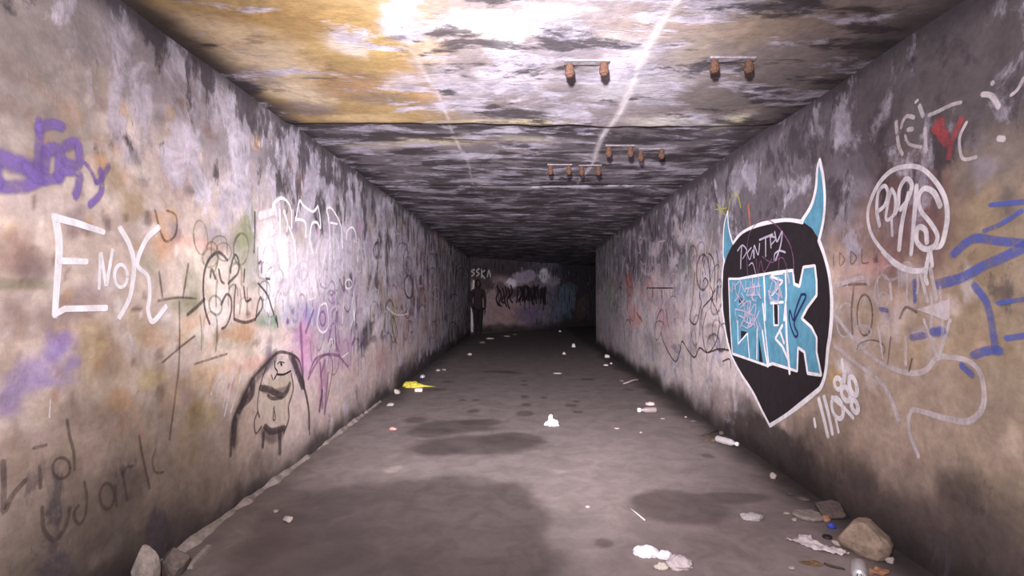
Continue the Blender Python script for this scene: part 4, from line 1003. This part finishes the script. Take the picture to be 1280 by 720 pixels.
drop('dead_leaf', sheet([(-.05, 0), (-.02, .02), (.03, .025), (.06, .0), (.03, -.02), (-.02, -.02)], 8, .01, .001), LEAF, 1012, 705, 'brown leaf left of the silver can', 'leaf', -.3)
drop('rubble_piece', rock(.03, .03, .015, 69), STONEL, 989, 712, 'pale pebble left of the brown leaf', 'stone')
def stick(name, a, bpt, r, m, label, cat='stick', rise=0.):
    x0, y0 = fl_at(*a); x1, y1 = fl_at(*bpt); d = Vector((x1-x0, y1-y0, 0))
    P = [Vector((0, 0, r))+d*t+Vector((d.y, -d.x, 0))*.06*math.sin(5*t)+Vector((0, 0, rise*math.sin(math.pi*t))) for t in (0, .2, .4, .6, .8, 1)]
    o = mesh_obj(name, tube(P, [r*.7, r, r*1.1, r, r*.9, r*.5], 8), m, None, True); o.location = (x0, y0, .001); return tag(o, label, cat)
stick('twig', (1030, 706), (1056, 714), .006, WOODD, 'dark twig just left of the silver can')
drop('glass_shard', rock(.05, .03, .018, 71, 18), GLASSG, 988, 619, 'greenish glass shard by the right wall', 'glass', .4, smooth=False)
drop('rubble_piece', rock(.08, .04, .02, 72, 10), STONED, 1004, 625, 'dark stone behind the glass shard at the right wall', 'stone', -.6)
drop('rubble_piece', rock(.055, .05, .04, 73), STONEL, 967, 598, 'pale stone at the right wall base under the shield', 'stone')
# bottle lying by the right wall
bx, by = fl_at(908, 556)
bot = empty('plastic_bottle', (bx, by, .001), math.radians(-58))
bm = lathe([(.001, -.10), (.024, -.10), (.030, -.092), (.030, .0), (.028, .02), (.030, .03), (.026, .055), (.013, .085), (.012, .098)], 28); lay_x(bm)
for v in bm.verts: v.co.z += .030
mesh_obj('bottle_body', bm, PLAS, bot, True)
bm = lathe([(.001, .094), (.017, .094), (.0175, .098), (.0175, .112), (.015, .116), (.001, .116)], 24); lay_x(bm)
for v in bm.verts: v.co.z += .030
tag(mesh_obj('bottle_cap', bm, WHT, bot, True), 'white bottle cap')
tag(bot, 'clear plastic bottle with white cap against the right wall', 'bottle')
stick('twig', (877, 545), (899, 540), .008, WOODD, 'dark twig beyond the clear plastic bottle', rise=.012)
drop('rubble_piece', rock(.05, .05, .03, 75), STONED, 902, 543, 'small dark stone touching the twig by the bottle', 'stone')
drop('dead_leaf', sheet([(-.07, 0), (-.02, .03), (.04, .03), (.08, .0), (.03, -.03)], 9, .012, .001), LEAF, 890, 551, 'brown leaf beside the clear plastic bottle', 'leaf')
# middle right litter
drop('wrapper', lump(.12, .10, .035, 81, .4, 2.6, 4), PINK, 813, 506, 'pink crumpled wrapper beyond the small drinks bottle', 'wrapper')
bx, by = fl_at(810, 516)
bt = empty('drinks_bottle', (bx, by, .001), math.radians(183))
bm = lathe([(.001, -.09), (.028, -.09), (.030, -.08), (.030, .03), (.014, .07), (.013, .085)], 24); lay_x(bm)
for v in bm.verts: v.co.z += .030
mesh_obj('bottle_body', bm, mat('dull_plastic', lin(150, 132, 130), .4, .4, var=.1), bt, True)
bm = lathe([(.001, .08), (.022, .08), (.024, .09), (.024, .115), (.001, .12)], 24); lay_x(bm)
for v in bm.verts: v.co.z += .030
tag(mesh_obj('bottle_cap', bm, WHT, bt, True), 'white bottle cap')
tag(bt, 'small dull bottle with white cap lying below the pink wrapper', 'bottle')
for i, (px, py, w, d, h, m, lb, ct, nm) in enumerate([
    (828, 524, .055, .04, .012, STONEL, 'pale chip right of the small dull bottle', 'stone', 'rubble_piece'),
    (771, 536, .05, .035, .010, STONEL, 'pale chip alone left of the small dull bottle', 'stone', 'rubble_piece'),
    (801, 541, .03, .025, .01, STONEL, 'tiny pale chip in front of the small dull bottle', 'stone', 'rubble_piece'),
    (857, 522, .03, .03, .014, STONEL, 'tiny pale chip near the right wall', 'stone', 'rubble_piece'),
    (866, 527, .07, .04, .015, STONED, 'dark flat stone near the right wall', 'stone', 'rubble_piece'),
    (759, 447, .11, .08, .07, PAPER, 'crumpled pale paper near the far end of the right wall', 'paper', 'crumpled_paper'),
    (757, 457, .10, .05, .025, PAPER, 'flat pale scrap in front of the far crumpled paper', 'paper', 'paper_scrap'),
    (764, 455, .05, .05, .03, PINK, 'pinkish scrap beside the far crumpled paper', 'paper', 'paper_scrap'),
    (776, 477, .10, .07, .03, STONED, 'dark stone at the left tip of the far stick', 'stone', 'rubble_piece'),
    (717, 434, .11, .10, .10, WHT, 'white ball of paper on the floor near the bend', 'paper', 'paper_ball'),
    (705, 443, .08, .07, .06, PAPER, 'dull paper ball nearer than the white ball', 'paper', 'paper_ball'),
    (700, 415, .10, .09, .07, PAPER, 'pale scrap at the foot of the end wall', 'paper', 'paper_scrap'),
    (697, 467, .16, .09, .018, STONEL, 'flat pale scrap in the middle of the far floor', 'paper', 'paper_scrap'),
    (612, 424, .24, .12, .05, STONEL, 'flat pale board scrap beside the standing figure', 'rubble', 'rubble_piece'),
    (633, 421, .24, .12, .05, STONE, 'grey flat rubble at the end wall', 'rubble', 'rubble_piece'),
    (644, 419, .16, .12, .05, STONED, 'dark rubble right of the grey flat rubble at the end wall', 'rubble', 'rubble_piece'),
    (603, 429, .2, .16, .06, STONED, 'dark rubble in front of the standing figure', 'rubble', 'rubble_piece'),
    (587, 444, .10, .09, .05, STONEL, 'pale stone on the floor near the far left wall', 'stone', 'rubble_piece'),
    (548, 464, .08, .07, .035, STONEL, 'pale stone beyond the yellow packaging', 'stone', 'rubble_piece'),
    (555, 463, .08, .07, .03, STONE, 'grey stone right of the pale stone beyond the yellow packaging', 'stone', 'rubble_piece'),
    (528, 472, .09, .08, .05, ALU, 'shiny foil scrap behind the yellow packaging', 'foil', 'foil_scrap'),
    (496, 492, .10, .09, .06, STONEL, 'pale stone by the left wall in front of the yellow packaging', 'stone', 'rubble_piece'),
    (488, 507, .09, .07, .03, STONEL, 'flat pale stone near the left wall beyond the red scrap', 'stone', 'rubble_piece'),
    (491, 537, .085, .045, .025, REDP, 'small red and white scrap near the left puddles', 'wrapper', 'wrapper'),
    (360, 652, .06, .045, .03, STONEL, 'single pale stone on the near left floor', 'stone', 'rubble_piece'),
    (345, 640, .03, .03, .014, STONE, 'tiny grey stone beyond the single pale stone on the near left floor', 'stone', 'rubble_piece'),
    (735, 634, .03, .03, .008, STONEL, 'tiny pale chip left of the straw', 'stone', 'rubble_piece')]):
    bm = rock(w, d, h, 100+i) if ct in ('stone', 'rubble') else lump(w, d, h, 130+i, .45, 2.6, 3)
    drop(nm, bm, m, px, py, lb, ct, smooth=ct not in ('stone', 'rubble'), rz=random.uniform(-.5, .5))
stick('stick', (779, 481), (802, 477), .014, mat('grey_wood', lin(150, 138, 132), .9, .2, var=.2), 'pale stick lying near the far right wall', rise=.03)
# yellow packaging by the left wall
bm = lump(.30, .16, .085, 17, .35, 2.2, 4)
for v in bm.verts:
    if v.co.x > .05: f_ = min(1, (v.co.x-.05)/.10); v.co.x += .22*f_*f_; v.co.y *= 1-.8*f_; v.co.z *= 1-.75*f_
drop('yellow_packaging', bm, YEL, 516, 484, 'crumpled yellow packaging with pointed end by the left wall', 'packaging')
bm = bmesh.new(); bmesh.ops.create_cube(bm, size=1)
for v in bm.verts: v.co = Vector((v.co.x*.10, v.co.y*.06, v.co.z*.045+.0235))
bmesh.ops.bevel(bm, geom=bm.edges[:], offset=.006, segments=2, affect='EDGES')
drop('small_carton', bm, PINK, 523.5, 489.5, 'small pink carton in front of the yellow packaging', 'carton', smooth=False)

# --- broken concrete fillet along the left wall base
bm = bmesh.new(); prev = None
ys = np.arange(2.5, 6.4, .03)
for i, y in enumerate(ys):
    n1 = mnoise.noise(Vector((y*3.1, 0, 1))); n2 = mnoise.noise(Vector((y*9, 4, 2)))
    w = max(.012, .040+.035*n1+.02*n2)*(1.25-.08*y); h = max(.004, .022+.02*n1+.010*n2)
    x = -DL-.02
    ring = [bm.verts.new(q) for q in ((x, y, -.01), (x, y, h*1.15), (x+w*.55, y, h), (x+w*.9+.01*n2, y, h*.7), (x+w+.02, y, -.01))]
    if prev:
        for a in range(4): bm.faces.new((prev[a], prev[a+1], ring[a+1], ring[a]))
    prev = ring
bmesh.ops.recalc_face_normals(bm, faces=bm.faces)
tag(mesh_obj('trim_1', bm, STONE), 'broken concrete fillet along the left wall base', kind='structure')
# loose broken pieces at the near end of the fillet
for (x, y, w, d, h, rz, m, lb, sd) in [(-1.645, 2.30, .10, .11, .19, .3, STONE, 'upright pale concrete chunk leaning on the left wall at the front', 7), (-1.60, 2.43, .13, .10, .13, -.3, STONED, 'grey concrete chunk at the near end of the broken fillet', 8)]:
    o = mesh_obj('rubble_chunk', rock(w, d, h, sd, 18), m); o.location = (x, y, 0); o.rotation_euler = (0, 0, rz); tag(o, lb, 'stone')
a0, a1 = fl_at(237, 712), fl_at(262, 686)
bm = bmesh.new(); bmesh.ops.create_cube(bm, size=1)
Ld = (Vector(a1)-Vector(a0)).length
for v in bm.verts: v.co = Vector((v.co.x*.025, v.co.y*Ld, v.co.z*.02+.011))
bmesh.ops.subdivide_edges(bm, edges=bm.edges[:], cuts=4)
for v in bm.verts: v.co += Vector((.004, .0, .003))*mnoise.noise(v.co*40)
settle(bm)
o = mesh_obj('rubble_strip', bm, STONE); o.location = ((a0[0]+a1[0])/2, (a0[1]+a1[1])/2, 0); o.rotation_euler = (0, 0, -math.atan2(a1[0]-a0[0], a1[1]-a0[1]))
tag(o, 'thin concrete strip lying parallel to the broken fillet', 'stone')

# ------------------------------------------------------------------ rusty hangers in the ceiling
def bolt_bm(dz):
    bm = lathe([(.020, 0), (.021, -dz*.3), (.025, -dz*.34), (.026, -dz*.80), (.022, -dz*.86), (.017, -dz*.88), (.015, -dz), (.002, -dz-.002)], 12)
    bmesh.ops.recalc_face_normals(bm, faces=bm.faces); return bm
def hanger(pts, drop_, plate, label, grp='rusty hangers in the ceiling'):
    P = [CEIL.st(*q) for q in pts]
    cx = sum(p[0] for p in P)/len(P); cy = sum(p[1] for p in P)/len(P)
    root = empty('ceiling_hanger', (cx, cy, ceil_z(cx, cy)))
    wid = abs(P[-1][0]-P[0][0])
    bm = bmesh.new(); bmesh.ops.create_cube(bm, size=1)
    for v in bm.verts: v.co = Vector((v.co.x*(wid+.06), v.co.y*.05, v.co.z*.014-.002))
    bmesh.ops.subdivide_edges(bm, edges=bm.edges[:], cuts=5, use_grid_fill=True)
    for v in bm.verts:
        v.co += Vector((0, .006, .005))*mnoise.noise(v.co*25+Vector((cx*9, 0, 0)))
    mesh_obj('plate', bm, plate, root)
    for p in P:
        o = mesh_obj('bolt', bolt_bm(drop_), RUSTM, root); o.location = (p[0]-cx, p[1]-cy, -.012)
    return tag(root, label, 'ceiling hanger', grp)
hanger([(893, 68), (936, 68)], .065, LIMEM, 'rusty pair of bolts on a pale plate in the near ceiling, farther right')
hanger([(712, 73), (755, 71)], .07, LIMEM, 'rusty pair of bolts in the near ceiling by the pale seam')
hanger([(761, 181), (788, 181)], .085, LIMEM, 'rusty bolt pair just right of the pale seam, beyond the slab joint')
hanger([(801, 187), (827, 184)], .085, LIMEM, 'rusty bolt pair nearest the right wall, beyond the slab joint')
hanger([(688, 205), (711, 205)], .085, LIMEM, 'rusty bolt pair over the black ceiling stain')
hanger([(727, 206), (748, 206)], .085, LIMEM, 'rusty bolt pair right of the black ceiling stain')

# ------------------------------------------------------------------ the figure at the far end
def skinned(name, pts, edges, mat_, parent, root=0, sub=2):
    me = bpy.data.meshes.new(name); me.from_pydata([p[:3] for p in pts], edges, [])
    o = link(bpy.data.objects.new(name, me), parent)
    md = o.modifiers.new('skin', 'SKIN'); md.use_smooth_shade = True
    sk = me.skin_vertices[0] if me.skin_vertices else None
    if sk is None:
        bm = bmesh.new(); bm.from_mesh(me); bm.verts.layers.skin.verify(); bm.to_mesh(me); bm.free(); sk = me.skin_vertices[0]
    for i, p in enumerate(pts):
        r = p[3]; sk.data[i].radius = r if isinstance(r, tuple) else (r, r); sk.data[i].use_root = (i == root)
    o.modifiers.new('sub', 'SUBSURF').levels = sub; o.modifiers['sub'].render_levels = sub
    me.materials.append(mat_)
    return o
fx, fy = (597.5-CX)/F*17.2, 17.2
person = empty('person', (fx, fy, 0), .35)
CLO = mat('dark_clothing', lin(32, 26, 30), .9, .2, var=.2, scale=12)
TOP = mat('dark_plum_jacket', lin(46, 35, 39), .9, .2, var=.2, scale=12)
SKN = mat('shadowed_skin', lin(66, 50, 46), .7, .3, var=.1)
HAIR = mat('black_hood', lin(24, 20, 23), .9, .2, var=.2)
pts = [(0, 0, .96, (.165, .115)), (0, .01, 1.14, (.15, .105)), (0, .01, 1.33, (.185, .12)), (0, .01, 1.46, (.12, .085)), (0, 0, 1.53, .055), (0, -.01, 1.60, .06),
       (.19, .01, 1.44, .065), (.235, .0, 1.16, .050), (.215, -.06, .92, .038), (.205, -.08, .86, .03),
       (-.19, .01, 1.44, .065), (-.235, .0, 1.16, .050), (-.215, -.06, .92, .038), (-.205, -.08, .86, .03),
       (.085, 0, .88, .095), (.075, -.01, .50, .065), (.068, .02, .10, .045), (.07, -.04, .045, .043), (.08, -.15, .035, .035),
       (-.085, 0, .88, .095), (-.075, -.01, .50, .065), (-.068, .02, .10, .045), (-.07, -.04, .045, .043), (-.08, -.15, .035, .035)]
ed = [(0, 1), (1, 2), (2, 3), (3, 4), (4, 5), (3, 6), (6, 7), (7, 8), (8, 9), (3, 10), (10, 11), (11, 12), (12, 13), (0, 14), (14, 15), (15, 16), (16, 17), (17, 18), (0, 19), (19, 20), (20, 21), (21, 22), (22, 23)]
skinned('body', pts, ed, TOP, person)
# trousers over the legs
tp = [(0, 0, .97, (.172, .122)), (.085, 0, .86, .105), (.076, -.008, .50, .080), (.069, .018, .09, .062), (-.085, 0, .86, .105), (-.076, -.008, .50, .080), (-.069, .018, .09, .062)]
skinned('trousers', tp, [(0, 1), (1, 2), (2, 3), (0, 4), (4, 5), (5, 6)], CLO, person)
# head with nose, brow and ears; hood round it
bm = bmesh.new(); bmesh.ops.create_icosphere(bm, subdivisions=4, radius=1)
for v in bm.verts:
    x, y, z = v.co
    jaw = 1-.28*max(0, -z)**1.5
    nx, ny, nz = x*.075*jaw, y*.095, z*.118
    if y < 0:
        ny -= .020*math.exp(-((x/.14)**2+((z+.12)/.26)**2))                      # nose
        ny += .010*(math.exp(-(((x-.38)/.18)**2+((z-.08)/.12)**2))+math.exp(-(((x+.38)/.18)**2+((z-.08)/.12)**2)))   # eye sockets
        ny += .004*math.exp(-((x/.3)**2+((z+.48)/.05)**2))                       # mouth
    for s in (1, -1):
        nx += s*.014*math.exp(-(((x-s)/.25)**2+((y-.05)/.2)**2+((z)/.25)**2))   # ears
    v.co = (nx, ny-.01, nz+1.685)
mesh_obj('head', bm, SKN, person, True)
bm = bmesh.new(); bmesh.ops.create_icosphere(bm, subdivisions=4, radius=1)
for v in bm.verts:
    x, y, z = v.co
    k = 1.0
    if y < -.25:
        r = math.hypot(x/.72, (z+.05)/.82)
        if r < 1: y = max(y, -.25)
    v.co = (x*.098, y*.118+.012, z*.142+1.685 if z > -.55 else z*.17+1.70)
mesh_obj('hood', bm, HAIR, person, True)
for s in (1, -1):
    hp = [(s*.205, -.08, .87, .030), (s*.203, -.095, .81, (.020, .036)), (s*.200, -.105, .765, (.014, .034))]
    e = [(0, 1), (1, 2)]
    for j, (dy, ln) in enumerate(((-.030, .070), (-.010, .080), (.010, .075), (.028, .058))):
        b0 = len(hp); yb = -.105+dy
        hp += [(s*.200, yb, .755, .0095), (s*.192, yb-.006, .755-ln*.55, .0085), (s*.180, yb-.004, .755-ln, .007)]
        e += [(2, b0), (b0, b0+1), (b0+1, b0+2)]
    b0 = len(hp); hp += [(s*.195, -.135, .80, .011), (s*.188, -.155, .765, .009), (s*.182, -.158, .735, .0075)]; e += [(1, b0), (b0, b0+1), (b0+1, b0+2)]
    skinned('hand', hp, e, SKN, person, sub=1)
tag(person, 'dark hooded figure standing against the end wall at the left corner', 'person')

# ------------------------------------------------------------------ light: one hand torch held above the camera
def spot(name, energy, angle, blend, loc=(-.12, -.1, 1.72), aim=(-.03, 10, 1.42), col=(1, .95, .985), r=.06):
    l = bpy.data.lights.new(name, 'SPOT'); l.energy = energy; l.spot_size = math.radians(angle); l.spot_blend = blend; l.color = col; l.shadow_soft_size = r
    o = link(bpy.data.objects.new(name, l)); o.location = loc
    o.rotation_euler = (Vector(aim)-Vector(loc)).to_track_quat('-Z', 'Y').to_euler(); return o
spot('torch_flood', 470, 172, .9)
spot('torch_beam', 3700, 70, 1.0)
spot('torch_core', 1300, 34, 1.0)
w = bpy.data.worlds.new('world'); bpy.context.scene.world = w; w.use_nodes = True
w.node_tree.nodes['Background'].inputs[0].default_value = (.6, .55, .65, 1); w.node_tree.nodes['Background'].inputs[1].default_value = .02

cam = bpy.data.cameras.new('camera'); cam.sensor_width = 36; cam.lens = F/1280*36; cam.clip_start = .05
cam.shift_x = -(CX-640)/1280; cam.shift_y = (CY-360)/1280
co = link(bpy.data.objects.new('camera', cam)); co.location = (0, 0, HF); co.rotation_euler = (math.pi/2, 0, 0)
sc = bpy.context.scene; sc.camera = co
sc.view_settings.view_transform = 'Standard'; sc.view_settings.look = 'None'; sc.view_settings.gamma = 1; sc.view_settings.exposure = 0
sc.view_settings.use_curve_mapping = False
sc.cycles.transparent_max_bounces = 32
